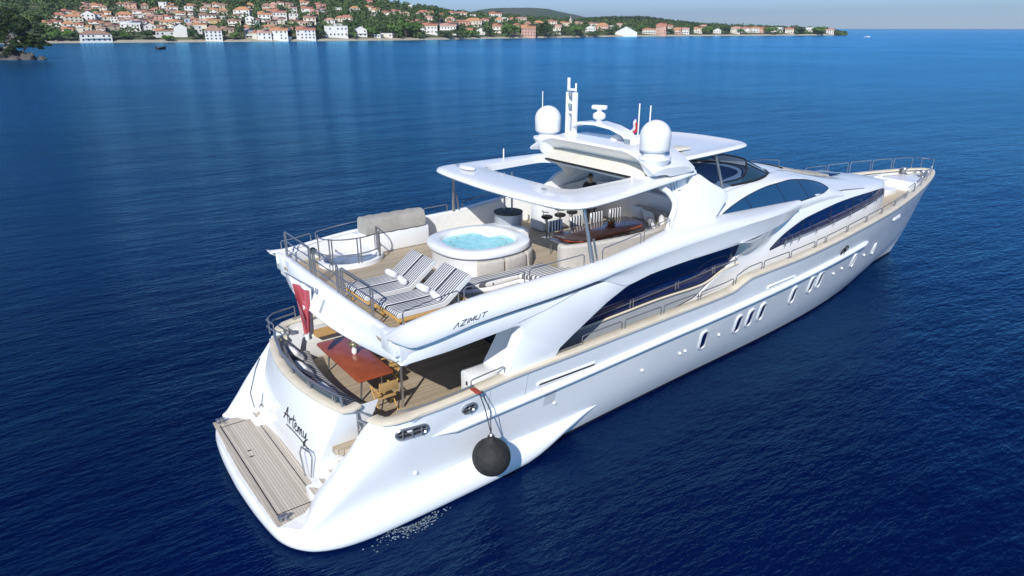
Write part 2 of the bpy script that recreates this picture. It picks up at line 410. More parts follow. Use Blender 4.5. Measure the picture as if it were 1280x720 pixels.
# sides of the block, run forward to the cockpit
for sgn, r in ((-1, rows[0]), (1, rows[-1])):
    tr.grid([r, [(x+(.95 if z > 1 else 1.3), y*(1.0)-sgn*.0, z) for x, y, z in r]])
tr.build('transom', M['gel'], Y, ang=50)
# hip bulwarks and the flight of steps each side
for sgn in (-1, 1):
    hp = MB(); rows = []
    for X in lin(0.42, 2.5, 26):
        zt = zS(X); y0 = bS(X); wdt = .10+.70*sm(.3, 1.1, X)*(1-.62*sm(1.5, 2.4, X))
        zin = max(.5, .5+1.25*sm(.55, 2.3, X))
        k2 = sm(1.6, 2.3, X); lo = lambda f: zt*(k2+(1-k2)*f)+zin*(1-k2)*(1-f)
        rows.append([(X, sgn*y0, zt-.02), (X, sgn*(y0-.035), zt+.012), (X, sgn*(y0-wdt*.45), lo(.80)+.02), (X, sgn*(y0-wdt*.80), lo(.42)+.015), (X, sgn*(y0-wdt), lo(.14)), (X+.02, sgn*(y0-wdt-.12), min(zin, zt)-.05)])
    hp.grid([[Vector(p) for p in r] for r in rows]); hp.build('quarter_bulwark', M['gel'], Y, ang=60)
    sb = MB(); n = 6
    for k in range(n):
        x0 = .98+.225*k; z1 = .545+.2*(k+1); yin = 1.80+.085*k; yo = 2.5+.03*k
        sb.add([(x0, sgn*yin, .4), (x0-.05, sgn*yo, .4), (2.5, sgn*yo, .4), (2.5, sgn*yin, .4), (x0, sgn*yin, z1), (x0-.05, sgn*yo, z1), (2.5, sgn*yo, z1), (2.5, sgn*yin, z1)],
               [(0, 1, 2, 3), (7, 6, 5, 4), (0, 4, 5, 1), (1, 5, 6, 2), (2, 6, 7, 3), (3, 7, 4, 0)])
    sb.build('stairs', M['gel'], Y, ang=30, bev=.02)
    for k in range(n):
        x0 = .98+.225*k; z1 = .545+.2*(k+1); yin = 1.80+.085*k; yo = 2.46+.03*k
        tt = MB(); out = []
        for q in range(9):
            a = q/8; out.append((x0+.03, sgn*(yin+.12+(yo-yin-.26)*a)))
        for q in range(9):
            a = 1-q/8; out.append((x0+.05+.17*math.sin(PI*a), sgn*(yin+.12+(yo-yin-.26)*a)))
        tt.prism(out, z1, z1+.008); tt.build('stair_tread', M['teak_grey'], Y)
# grab rails beside the steps
g = MB(); g.tube([(1.02, 1.95, 1.05), (.98, 1.98, 1.5), (1.22, 2.02, 2.15), (1.42, 2.25, 2.3)], .022); g.build('stair_handrail', M['steel'], Y)
g = MB(); g.tube([(1.12, -1.45, .75), (1.10, -1.32, 1.35), (1.12, -1.42, 1.55), (1.18, -1.8, 1.58), (1.2, -1.86, 1.45), (1.17, -1.72, .85)], .022); g.build('stair_handrail', M['steel'], Y)
# side gates closing the steps
for sgn in (-1, 1):
    g = MB()
    for z in (1.85, 2.1, 2.35, 2.6): g.tube([(2.18, sgn*2.36, z), (2.36, sgn*2.9, z)], .022)
    for (x, y) in ((2.18, 2.36), (2.36, 2.9)): g.tube([(x, sgn*y, 1.7), (x, sgn*y, 2.66)], .028)
    g.build('boarding_gate', M['steel'], Y)

# cockpit and main deck floor
dk = MB(); out = [(1.6, -2.3), (2.4, -2.75)]+[(x, -(bB(x)-.22)) for x in lin(2.6, 12, 14)]; out = out+[(x, -y) for x, y in reversed(out)]
dk.prism(out, 1.6, 1.75); dk.build('cockpit_deck', M['teak'], Y)
sd = MB(); rows = []
for x in lin(11.5, 34.6, 40):
    zz = 1.75+(zS(x)-.62-1.75)*sm(10.5, 16, x); zz = zz if x > 16 else zz
    y = max(.04, bB(x)*.35+bS(x)*.65-.24); rows.append([(x, -y, zz), (x, -y*.5, zz+.02), (x, 0, zz+.03), (x, y*.5, zz+.02), (x, y, zz)])
sd.grid(rows); sd.build('side_deck', M['teak_side'], Y)
# bulwark inner skin
bi = MB(); rows = []
for x in [2.5]+lin(2.7, 34.9, 70):
    zf = 1.7 if x < 11 else 1.7+(zS(x)-.70-1.7)*sm(10.5, 16, x)
    y = max(.04, bS(x)-.20); yb = max(.03, (bB(x) if x < 14 else bB(x)*.35+bS(x)*.65)-.22); rows.append([(x, -yb, zf), (x, -y, zS(x)-.01)])
bi.grid(rows); bi.mirror(); bi.build('bulwark_lining', M['gel_matte'], Y)
# cream cap rail: along the sheer, rounded in at its aft end
def cap_path():
    P = [(2.30, 2.98), (2.34, 3.14), (2.48, 3.30), (2.75, 3.44)]
    return P
rows = []
pth = [(2.29, 2.95, zS(2.5)), (2.32, 3.10, zS(2.5)), (2.42, 3.24, zS(2.5)), (2.62, 3.34, zS(2.62)), (2.9, 3.40, zS(2.9))]+[(x, bS(x)-.155, zS(x)) for x in lin(3.2, 14, 26)]+[(x, bS(x)-.155, zS(x)) for x in lin(14.1, 15.1, 9)]+[(x, max(.0, bS(x)-.155), zS(x)) for x in lin(15.4, 34.7, 50)]+[(34.85, 0, zS(34.9))]
def ribbon(path, half, zb, zt, crown=.02):
    rows = []
    for i, p in enumerate(path):
        a = Vector(path[max(0, i-1)]); b = Vector(path[min(len(path)-1, i+1)]); t = (b-a); t.z = 0; t.normalize(); nn = Vector((-t.y, t.x, 0)); p = Vector(p)
        rows.append([p-nn*half+Vector((0, 0, zb)), p-nn*half+Vector((0, 0, zt-.015)), p-nn*(half-.02)+Vector((0, 0, zt)), p+Vector((0, 0, zt+crown*.5)), p+nn*(half-.02)+Vector((0, 0, zt)), p+nn*half+Vector((0, 0, zt-.015)), p+nn*half+Vector((0, 0, zb))])
    return rows
cp = MB(); rw = ribbon(pth, .158, -.02, .045); cp.grid(rw); cp.add(rw[0], [tuple(range(7))]); cp.mirror(); cp.build('cap_rail', M['cream'], Y, ang=40)
# thin dark line under the cap
dl = MB(); rw = [[(p[0], p[1]+.188, p[2]-.045), (p[0], p[1]+.192, p[2]-.012)] for p in pth[4:-2]]; dl.grid(rw); dl.mirror(); dl.build('rubbing_line', M['grey'], Y)
# transom cap
pt = [(xc(y)+.10, y, 2.70) for y in lin(-2.33, 2.33, 23)]
pt = [(pt[0][0]+.35, -2.30, 2.70), (pt[0][0]+.12, -2.36, 2.70)]+pt+[(pt[-1][0]+.12, 2.36, 2.70), (pt[-1][0]+.35, 2.30, 2.70)]
cp = MB(); cp.grid(ribbon(pt, .13, -.03, .045)); cp.build('transom_cap', M['cream'], Y)
# transom rail and dark glass screen on it
g = MB(); tp = [(xc(y)+.14, y, 2.98) for y in lin(-2.2, 2.3, 19)]
g.tube([(tp[0][0], -2.25, 2.75)]+tp+[(tp[-1][0], 2.35, 2.75)], .035)
for i in range(1, 19, 4):
    x, y, z = tp[i]
    for d in (-.06, .06): g.tube([(x, y+d, 2.74), (x, y+d, 2.97)], .022)
g.build('transom_rail', M['steel'], Y)
gs = MB(); gs.grid([[(x+.03, y, 2.76), (x+.03, y, 2.95)] for x, y, z in tp]); gs.build('transom_glass', M['glass_clear'], Y)

# ------------------------------------------------------------------ hull fittings
ST = crv([(3.5, 1.95), (7.3, 2.17), (12, 2.42), (18, 2.62), (24, 2.84)])
for sgn in (1, -1):
    rows = []
    X = lin(3.5, 23.9, 70)
    for x in X:
        p, tx, tz, n = hull_frame(x, ST(x)); k = sm(3.5, 4.1, x)*(1-.9*sm(23.5, 23.9, x)); k = max(k, .05)
        r = [p-tz*.10*k-n*.02, p-tz*.07*k+n*.10*k, p+n*.14*k, p+tz*.06*k+n*.11*k, p+tz*.12*k-n*.02]
        rows.append([(q.x, q.y*sgn, q.z) for q in r])
    b = MB(); b.grid(rows); b.build('rubbing_strake', M['gel'], Y, ang=60)
LEAN = -.26
def on_hull(x, z, pts, off):
    """place 2D outline (along, up) on the hull side"""
    p, tx, tz, n = hull_frame(x, z); out = []
    for a, b in pts:
        q = hull_pt(x+a*tx.x, z+b*.98+a*tx.z) ; out.append(q+n*off)
    return out
def stadium(w, h, n=7, lean=0, rot=0):
    r = min(w, h)/2; P = []
    if h >= w:
        for i in range(n+1): a = PI*i/n; P.append((r*math.cos(a), h/2-r+r*math.sin(a)))
        for i in range(n+1): a = PI+PI*i/n; P.append((r*math.cos(a), -h/2+r+r*math.sin(a)))
    else:
        for i in range(n+1): a = -PI/2+PI*i/n; P.append((w/2-r+r*math.cos(a), r*math.sin(a)))
        for i in range(n+1): a = PI/2+PI*i/n; P.append((-w/2+r+r*math.cos(a), r*math.sin(a)))
    return [(a+lean*b, b) for a, b in P]
def inset_window(x, z, w, h, lean, name='porthole', rim=.05, glass=M['glass'], mirror=True, rot=0):
    for sgn in ((1, -1) if mirror else (1,)):
        fx = lambda pts: [(q.x, q.y*sgn, q.z) for q in pts]
        p, tx, tz, n = hull_frame(x, z)
        o = stadium(w+2*rim, h+2*rim, lean=lean); i_ = stadium(w, h, lean=lean)
        A = on_hull(x, z, o, -.01); B = on_hull(x, z, o, .03); Cc = on_hull(x, z, i_, .045); D = on_hull(x, z, i_, .012)
        b = MB(); b.grid([fx(A)+[fx(A)[0]], fx(B)+[fx(B)[0]], fx(Cc)+[fx(Cc)[0]], fx(D)+[fx(D)[0]]]); fr = b.build(name, M['gel'], Y, ang=40)
        g = MB(); D2 = fx(on_hull(x, z, i_, .016)); g.add(D2, [tuple(range(len(D2)))]); g.build('pane', glass, fr)
for x, z in ((13.35, 1.62), (15.15, 1.68), (15.82, 1.72), (16.5, 1.76), (18.5, 1.87), (19.75, 1.98), (20.38, 2.02)):
    inset_window(x, z, .29, .74, LEAN, rim=.055)
inset_window(23.3, 2.1, .22, .6, LEAN); inset_window(25.6, 2.06, .2, .5, LEAN)
inset_window(7.45, 2.41, 1.95, .10, 0, 'vent_slot', .03, M['soot'])
inset_window(17.0, 2.80, 1.7, .08, 0, 'vent_slot', .03, M['grey'])
inset_window(26.6, 3.3, .9, .09, 0, 'vent_slot', .03, M['white_plastic'])
# fairleads with chrome bars
for x, z, w in ((2.98, 2.30, .74), (4.42, 2.47, .36)):
    for sgn in (1, -1):
        o = stadium(w+.1, .34); p, tx, tz, n = hull_frame(x, z)
        fx = lambda pts: [(q.x, q.y*sgn, q.z) for q in pts]
        r = on_hull(x, z, stadium(w, .24), .03); fr = MB().tube(fx(r)+fx(r)[:1], .035, 6, cap=False).build('fairlead', M['steel'], Y)
        i_ = fx(on_hull(x, z, stadium(w, .24), .02)); MB().add(i_, [tuple(range(len(i_)))]).build('recess', M['soot'], fr)
        bars = MB()
        for a in (-.22, 0, .22) if w > .5 else (0,):
            q = hull_pt(x+a, z)+n*.05; bars.tube([(q.x, q.y*sgn, q.z-.12), (q.x, q.y*sgn, q.z+.12)], .022, 6)
        bars.tube([fx([hull_pt(x-w/2, z)+n*.04])[0], fx([hull_pt(x+w/2, z)+n*.04])[0]], .016, 6)
        bars.build('roller_bar', M['steel'], fr)
# small through-hull fittings and the anchor pocket lettering near the bow
for x, z in ((3.1, 1.05), (7.2, 1.55), (10.6, 1.42), (12.3, 1.45), (12.55, 1.46), (14.2, 1.55), (21.6, 1.95), (22.3, 2.0), (24.5, 2.05)):
    p, tx, tz, n = hull_frame(x, z)
    for sgn in (1, -1):
        MB().tube([(p.x, p.y*sgn, p.z), (p.x+n.x*.05, (p.y+n.y*.05)*sgn, p.z+n.z*.05)], [.055, .035], 10).build('hull_outlet', M['white_plastic'], Y)
p, tx, tz, n = hull_frame(7.5, 1.3)
vg = MB()
for i in range(7):
    vg.tube([hull_pt(6.82+i*.055, 1.60)+n*.004, hull_pt(6.82+i*.055, 1.96)+n*.004], .008, 4)
    vg.tube([hull_pt(6.80, 1.61+i*.057)+n*.004, hull_pt(7.17, 1.61+i*.057)+n*.004], .008, 4)
vg.build('vent_grille', M['grey'], Y)
# emblem near the bow: knot-like badge of two interlaced rings
for sgn in (1, -1):
    em = MB()
    for dx, dz, r_ in ((-.15, 0, .12), (.15, .03, .12), (0, .12, .08), (.0, -.08, .15)):
        P = []
        for k in range(13):
            a = 2*PI*k/12; q = hull_pt(21.35+dx+r_*math.cos(a), 3.03+dz+r_*math.sin(a))+hull_frame(21.35, 3.0)[3]*.02; P.append((q.x, q.y*sgn, q.z))
        em.tube(P, .013, 5, cap=False)
    em.build('bow_emblem', M['ink'], Y)
# folding boarding door seam
for sgn in (1, -1):
    P = [hull_pt(x, z) for x, z in ((5.0, 2.75), (5.0, 2.2), (5.02, 2.12), (5.1, 2.08), (6.0, 2.17), (6.08, 2.2), (6.1, 2.28), (6.1, 2.85))]
    MB().tube([(q.x, (q.y)*sgn, q.z) for q in P], .010, 4).build('door_seam', M['grey'], Y)

# lettering --------------------------------------------------------------
def stroke_text(strokes, width, place, off, thick=.006):
    """strokes: polylines in a flat (u, v) frame; place maps (u, v) -> point; ribbons laid on the surface"""
    b = MB()
    for s_ in strokes:
        P = [Vector((a, c, 0)) for a, c in s_]
        if len(P) > 2: P = catmull(P, 4)
        L_, R_ = [], []
        for i, p in enumerate(P):
            t = (P[min(i+1, len(P)-1)]-P[max(i-1, 0)]); t.normalize(); nn = Vector((-t.y, t.x, 0))*width/2
            L_.append(place((p+nn).x, (p+nn).y, off)); R_.append(place((p-nn).x, (p-nn).y, off))
        b.grid([L_, R_])
    return b
# the yacht's name in handwriting on the transom
def tplace(u, v, off):            # u to starboard, v up
    y = .02-u; s = (1.28+v-.5)/2.2
    yb_t = y/2.0; t = max(-1, min(1, yb_t)); x = xf(1.86*t)*(1-s)+xc(2.33*t)*s-.13*math.sin(PI*s)*(1-.3*s)
    return (x-off, y, .5+2.2*s)
name_s = [[(-.05, -.02), (.10, .18), (.26, .46), (.27, .44), (.24, .2), (.28, .0)], [(.0, .17), (.15, .19), (.38, .24)],
          [(.36, .22), (.38, .1), (.38, 0), (.40, .14), (.47, .22), (.52, .19)],
          [(.66, .42), (.60, .2), (.60, .03), (.66, .02)], [(.50, .25), (.62, .27), (.76, .31)],
          [(.70, .10), (.80, .16), (.79, .24), (.73, .2), (.71, .07), (.78, 0), (.86, .06)],
          [(.90, .22), (.90, .0), (.94, .17), (1.0, .2), (1.01, .0), (1.05, .17), (1.11, .2), (1.12, .02), (1.17, .03)],
          [(1.20, .22), (1.21, .06), (1.28, .04), (1.34, .22), (1.33, .0), (1.27, -.2), (1.20, -.22), (1.26, -.08), (1.44, .08)],
          [(.12, -.14), (.6, -.10), (1.1, -.13), (1.5, -.2)]]
stroke_text([[(a*.98-.03, b*.86+.30) for a, b in s_] for s_ in name_s], .035, tplace, .012).build('name_lettering', M['ink'], Y)

# ------------------------------------------------------------------ flybridge body
# side panel: arch leg + skirt, one thick plate on each side
def ypan(x, z): return -(3.61-.0*x) if x < 12 else -(3.61-.10*sm(12, 15, x))
outer2d = [(2.74, 4.05), (3.9, 4.06), (4.93, 4.13), (5.75, 4.18), (5.93, 4.15), (5.97, 4.02), (5.88, 3.8), (5.47, 2.97), (5.43, 2.86), (6.97, 2.90), (7.17, 3.22), (7.59, 3.46), (8.15, 3.76), (8.75, 4.08), (9.4, 4.34), (9.9, 4.46), (10.39, 4.54), (11.2, 4.59), (12.2, 4.62), (13.3, 4.63), (14.3, 4.63)]
top2d = [(14.4, 4.80), (12.2, 4.80), (10.39, 4.80), (8.75, 4.70), (7, 4.60), (5, 4.54), (3.6, 4.47), (3.08, 4.43)]
loop = outer2d+top2d
def plate(loop, yf, th, name, bev=.03, m=None):
    for sgn in (1, -1):
        A = [(x, sgn*yf(x, z), z) for x, z in loop]; B = [(x, sgn*(yf(x, z)+th), z) for x, z in loop]
        b = MB(); b.panel(A, B); b.build(name, m or M['gel'], Y, ang=40, bev=bev)
plate(loop, ypan, .36, 'side_arch', .035)

# outer skin of the flybridge: coaming, shoulder, ledge
ZC = crv([(2.44, 4.84), (3, 4.90), (4, 5.02), (5, 5.10), (7, 5.14), (8.5, 5.17), (10, 5.31), (11, 5.42), (12, 5.48), (14, 5.42), (16, 5.32), (18.7, 5.2)])
YC = crv([(2.44, 3.56), (3, 3.40), (8, 3.36), (10, 3.30), (11, 3.15), (12, 3.0), (13, 2.9), (14, 2.84), (16, 2.74), (18.7, 2.66)])
ZL = crv([(2.44, 4.80), (3.05, 4.47), (4.7, 4.63), (7, 4.74), (8.3, 4.84), (10, 4.98), (12, 5.10), (14.4, 5.16), (16, 5.12), (17.5, 5.06), (18.7, 4.98)])
YE = crv([(2.44, 3.82), (3.2, 3.76), (8, 3.76), (10, 3.72), (12, 3.68), (14, 3.6), (15.5, 3.46), (17, 3.22), (18.7, 2.80)])
LW = crv([(2.44, .13), (7, .13), (8.3, .09), (9.6, .03), (11.5, .02), (19, .015)])
ZK = crv([(2.44, 4.79), (3.05, 4.44), (4.7, 4.58), (7, 4.69), (8.3, 4.76), (8.9, 4.6), (9.4, 4.42), (10.4, 4.545), (12.2, 4.615), (14.4, 4.625), (15.2, 4.64), (17.5, 4.74), (18.7, 4.90)])
def zsk(x): return crv([(14.4, 4.60), (16, 4.62), (17.5, 4.74), (18.7, 4.88)])(x)
FX = lin(2.44, 3.2, 6)[:-1]+lin(3.2, 18.7, 64)
rows = []
for x in FX:
    zc, yc, zl, ye, lw = ZC(x), YC(x), ZL(x), YE(x), LW(x)
    pts = [(x, -(yc-.10), zc-.04), (x, -(yc-.04), zc), (x, -(yc+.06), zc-.005), (x, -(yc+(ye-yc)*.62), zc-(zc-zl)*.15), (x, -(yc+(ye-yc)*.90), zc-(zc-zl)*.38), (x, -ye, zl+.04), (x, -(ye-.01), zl), (x, -(ye-lw), zl-.03), (x, -(ye-lw-.03), (zl+ZK(x))/2), (x, -(ye-lw-.06), min(zl-.035, ZK(x)))]
    rows.append([Vector(p) for p in pts])
sk = MB(); sk.grid(rows); sk.mirror(); sk.build('flybridge_coaming', M['gel'], Y, ang=48)
# inner coaming wall, deck, soffit
rows = []
for x in FX:
    if x > 13: break
    rows.append([(x+.12, -(YC(x)-.10), ZC(x)-.04), (x+.12, -(YC(x)-.16), 4.5)])
for sgn in (1, -1): MB().grid([[(p[0], p[1]*sgn, p[2]) for p in r] for r in rows]).build('coaming_lining', M['gel_matte'], Y)
def out_deck(x0, x1, f, n=12):
    o = [(x, -f(x)) for x in lin(x0, x1, n)]; return o+[(x, -y) for x, y in reversed(o)]
fd = MB(); fd.prism(out_deck(2.62, 16.5, lambda x: YC(min(x, 12.9))-.14, 20), 4.42, 4.5); fd.build('flybridge_deck', M['teak'], Y)
sf = MB(); sf.prism(out_deck(2.66, 8.3, lambda x: 3.50, 12), 4.14, 4.30); sf.build('flybridge_soffit', M['gel_matte'], Y, bev=.02)
# aft fascia, folded round at the corners
rows = []
for i in range(31):
    t = -1+2*i/30; y = 3.70*t; bow = .16*(1-t*t)
    xt = 2.66-.04*(1-t*t); e = abs(t); xb = 2.31+.035*y*y
    rows.append([(xt+.22, y*.985, 4.5), (xt+.20, y*.985, 4.72), (xt+.12, y*.985, 4.77), (xt+.03, y*.985, 4.77), (xt-.02, y*.985, 4.73), (xt*.65+xb*.35, y*.98, 4.5), (xt*.3+xb*.7, y*.975, 4.26), (xb, y*.97, 4.09), (xb+.03, y*.97, 4.04), (xb+.09, y*.965, 4.02), (xb+.6, y*.96, 4.14)])
fa = MB(); fa.grid(rows); fa.add(rows[0], [tuple(range(11))]); fa.add(rows[-1], [tuple(range(11))]); fa.build('aft_fascia', M['gel'], Y, ang=45)
for sgn in (1, -1):
    b = MB(); b.prism([(2.60, sgn*3.0), (2.60, sgn*3.60), (3.0, sgn*3.62), (3.6, sgn*3.60), (3.6, sgn*3.25), (2.9, sgn*3.2)], 4.30, 4.79); b.build('fascia_corner', M['gel'], Y, bev=.02)
# recessed slot with a light on the fascia
fb = MB(); fb.box((2.50, -.12, 4.42), (.06, .12, .42)); fb.v = [(x+(z-4.42)*.5, y, z) for x, y, z in fb.v]; fb.build('fascia_vent', M['grey'], Y, bev=.01)

# main deck house
BH = crv([(7.6, 2.62), (9, 2.78), (15, 2.82), (18, 2.72), (21, 2.55), (24, 2.26), (26, 1.95), (27.5, 1.45), (28.3, .9), (28.75, .05)])
ZH = crv([(7.6, 4.36), (13, 4.42), (15, 4.6), (16.2, 4.9), (18.7, 5.05), (20, 5.02), (22, 4.92), (24, 4.80), (26, 4.66), (27.5, 4.52), (28.75, 4.36)])
ZT = crv([(7.6, 4.38), (13, 4.44), (15, 4.7), (18, 5.3), (20, 5.42), (22, 5.28), (24, 5.02), (26, 4.80), (27.5, 4.62), (28.75, 4.42)])
rows = []
for x in lin(7.7, 27, 66)+[27.3, 27.6, 27.9, 28.2, 28.4, 28.55, 28.65, 28.72]:
    b = BH(x); zb = 1.7 if x < 11 else 1.7+(zS(x)-.70-1.7)*sm(10.5, 16, x)-.05; zh, zt = ZH(x), ZT(x)
    k = .07*(1 if x < 16 else 1)
    rows.append([Vector(p) for p in [(x, -b, zb), (x, -(b-.0), zb+.4), (x, -(b*.995), (zb+zh)/2), (x, -(b*.965), zh-.18), (x, -(b*.92), zh-.04), (x, -(b*.82), zh+.04*(zt-zh)/.2+.01), (x, -b*.5, zh+(zt-zh)*.75), (x, 0, zt)]])
dh = MB(); dh.grid(rows); dh.mirror(); dh.build('deckhouse', M['gel'], Y, ang=50)
def house_y(x, z):
    zb = 1.7 if x < 11 else 1.7+(zS(x)-.70-1.7)*sm(10.5, 16, x)-.05; zh = ZH(x); b = BH(x)
    tab = [(zb, b), (zb+.4, b), ((zb+zh)/2, b*.995), (zh-.18, b*.965), (zh-.04, b*.92), (zh+.06, b*.82)]
    for (z0, y0), (z1, y1) in zip(tab, tab[1:]):
        if z <= z1: return y0+(y1-y0)*max(0, (z-z0))/(z1-z0)
    return tab[-1][1]
def smooth_loop(P, k=4):
    n = len(P); out = []
    for i in range(n):
        a, b, c, d = (Vector((*P[(i+j) % n], 0)) for j in (-1, 0, 1, 2))
        for j in range(k):
            t = j/k; q = .5*((2*b)+(c-a)*t+(2*a-5*b+4*c-d)*t*t+(3*b-a-3*c+d)*t**3); out.append((q.x, q.y))
    return out
def strip_window(top, bot, x0, x1, yf, name, m, n=40, off=.012, frame=.035, mull=()):
    """glass between two curves of z(x) laid on the side surface, framed by a dark line"""
    tf, bf = crv(top), crv(bot)
    for sgn in (1, -1):
        rows = []
        for x in lin(x0, x1, n):
            zt, zb = tf(x), bf(x)
            if zt < zb: zt = zb+.002
            rows.append([(x, -sgn*(yf(x, zb+(zt-zb)*j/6)+off), zb+(zt-zb)*j/6) for j in range(7)])
        b = MB(); b.grid(rows); wo_ = b.build(name, m, Y, ang=60)
        lp = [(r[0][0], r[0][1]-sgn*.004, r[0][2]) for r in rows]+[(r[6][0], r[6][1]-sgn*.004, r[6][2]) for r in reversed(rows)]
        fb_ = MB().tube(lp+lp[:1], .014, 5, cap=False).build('window_frame', M['dark'], wo_)
        for xm, lean in mull:
            zt, zb = tf(xm), bf(xm-lean)
            MB().tube([(xm-lean*(1-j/5), -sgn*(yf(xm-lean*(1-j/5), zb+(zt-zb)*j/5)+off+.002), zb+(zt-zb)*j/5) for j in range(6)], .012, 4).build('mullion', M['dark'], wo_)
# saloon window (long, under the skirt)
strip_window([(7.8, 3.3), (8.6, 3.75), (9.4, 4.15), (10.3, 4.22), (14.6, 4.28), (15.25, 4.25), (15.6, 4.15), (15.7, 4.03)], [(7.8, 3.02), (8.5, 3.08), (10.1, 3.20), (11.6, 3.28), (13.5, 3.30), (14.0, 3.40), (14.5, 3.58), (15.2, 3.70), (15.7, 4.0)], 7.85, 15.7, house_y, 'saloon_window', M['glass'], 60)
# lower wall's shade painted as a grey strip beside the side deck
strip_window([(7.7, 2.98), (8.5, 3.04), (10.1, 3.15), (11.6, 3.23), (13.5, 3.25), (14.0, 3.34), (14.4, 3.46)], [(7.7, 2.3), (13.2, 2.9), (13.8, 3.2), (14.4, 3.45)], 7.75, 14.4, house_y, 'lower_wall_shade', M['grey'], 40, off=.006)
# forward cabin window
strip_window([(17.2, 3.75), (17.6, 3.95), (18.4, 4.22), (19.6, 4.46), (22.4, 4.62), (25.3, 4.53), (26.5, 4.42), (26.95, 4.32)], [(17.2, 3.70), (18.97, 3.84), (21.85, 3.93), (24.2, 4.04), (26.3, 4.17), (26.95, 4.29)], 17.2, 26.95, house_y, 'cabin_window', M['glass'], 60, mull=((19.3, .2), (21.3, .15), (23.2, .1), (24.9, .1)))
# handrails along the house under the windows
for sgn in (1, -1):
    P = [(x, -sgn*(house_y(x, 3.2)+.07), z) for x, z in ((8.0, 3.05), (8.5, 3.08), (10.1, 3.18), (11.6, 3.26), (13.3, 3.28), (13.9, 3.36), (14.5, 3.56), (15.3, 3.66))]
    MB().tube(catmull(P, 4), .035, 6).build('window_sill', M['cream'], Y)
    for nm, x0, x1, z0, z1, ks in (('grab_rail', 8.3, 15.2, 3.30, 3.82, (8.4, 10.4, 10.52, 12.3, 12.42, 14.0, 14.1, 15.1)), ('grab_rail', 17.9, 26.4, 3.86, 4.28, (18.0, 18.4, 18.9, 20.1, 21.4, 22.8, 24.2, 25.4, 26.3))):
        b = MB(); f = crv([(x0, z0), ((x0+x1)/2, (z0+z1)/2-.02), (x1, z1)])
        b.tube([(x, -sgn*(house_y(x, f(x))+.12), f(x)) for x in lin(x0, x1, 24)], .018, 6)
        for k in ks: b.tube([(k, -sgn*(house_y(k, f(k))+.12), f(k)+.08), (k, -sgn*(house_y(k, f(k))+.12), f(k)-.16)], .018, 6)
        b.build(nm, M['steel'], Y)
# buttress: concave panel that runs from the skirt down to the side deck
for sgn in (1, -1):
    b = MB(); rows = []
    aft = crv([(2.9, 13.3), (3.3, 14.0), (3.65, 14.75), (4.0, 15.25), (4.25, 15.38), (4.45, 15.2), (4.6, 14.7), (4.66, 14.35)])
    fwd = crv([(2.9, 14.9), (3.2, 15.5), (3.45, 16.0), (3.95, 16.8), (4.4, 17.5), (4.66, 18.0)])
    for z in lin(2.95, 4.66, 34):
        a, f = aft(z), fwd(z); r = [(a+.02, -sgn*(house_y(a, z)-.05), z)]
        for j in range(13):
            x = a+(f-a)*j/12; up_ = sm(3.7, 4.66, z)**1.3*(1-sm(14.8, 18.0, x)); hy = house_y(x, z)
            edge = .09*(1-j/12)**2*(1-up_)+.012
            r.append((x, -sgn*(hy+edge+(3.54-hy)*up_), z))
        rows.append(r)
    b.grid(rows); b.build('buttress', M['gel'], Y, ang=60)

for sgn in (1, -1):
    P = [(5.83, 4.27), (6.9, 4.44), (8.03, 4.72), (8.6, 4.74)]
    MB().tube(catmull([(x, -sgn*3.617, z) for x, z in P[:3]], 4), .007, 4).build('panel_seam', M['grey'], Y)
    for xs in (19.4, 20.6):
        MB().tube([(q.x, q.y*sgn-.0, q.z) for q in (hull_pt(xs-.12*j/4*0, 2.72+.75*j/4)+hull_frame(xs, 3.0)[3]*.002 for j in range(5))], .006, 4).build('panel_seam', M['grey'], Y)
# saloon bulkhead and the dark doorway
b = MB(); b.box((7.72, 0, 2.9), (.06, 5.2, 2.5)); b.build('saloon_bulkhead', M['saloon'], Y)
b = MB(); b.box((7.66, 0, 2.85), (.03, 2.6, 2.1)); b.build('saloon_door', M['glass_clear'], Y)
# curved wing walls between the arch and the saloon
for sgn in (1, -1):
    rows = []
    for z in lin(1.76, 4.2, 10):
        k = sm(1.9, 4.2, z)
        rows.append([(x+1.0*k*(1-t*.35), -sgn*yy, z) for t, (x, yy) in zip(lin(0, 1, 6), ((5.35, 2.35), (5.55, 2.62), (5.9, 2.9), (6.2, 3.1), (6.5, 3.25), (6.6, 3.3)))])
    b = MB(); b.grid(rows); rows2 = [[(r[0][0], r[0][1], r[0][2]), (7.8, r[0][1], r[0][2])] for r in rows]; b.grid(rows2); b.build('wing_wall', M['gel'], Y, ang=60)
    b = MB(); b.box((5.38, -sgn*2.62, 2.25), (.75, .62, 1.0)); b.build('deck_locker', M['gel'], Y, bev=.04)
    for z in (2.05, 2.5): MB().box((4.99, -sgn*2.62, z), (.02, .05, .10)).build('locker_latch', M['dark'], Y)
b = MB()
for y in (-1.2, 2.4): b.tube([(3.9 if y < 0 else 4.2, y, 1.75), (3.9 if y < 0 else 4.2, y, 4.2)], .035)
b2 = MB(); b2.tube([(3.75, -1.55, 1.75), (3.75, -1.55, 4.2)], .035); b2.build('cockpit_pillar', M['steel'], Y)

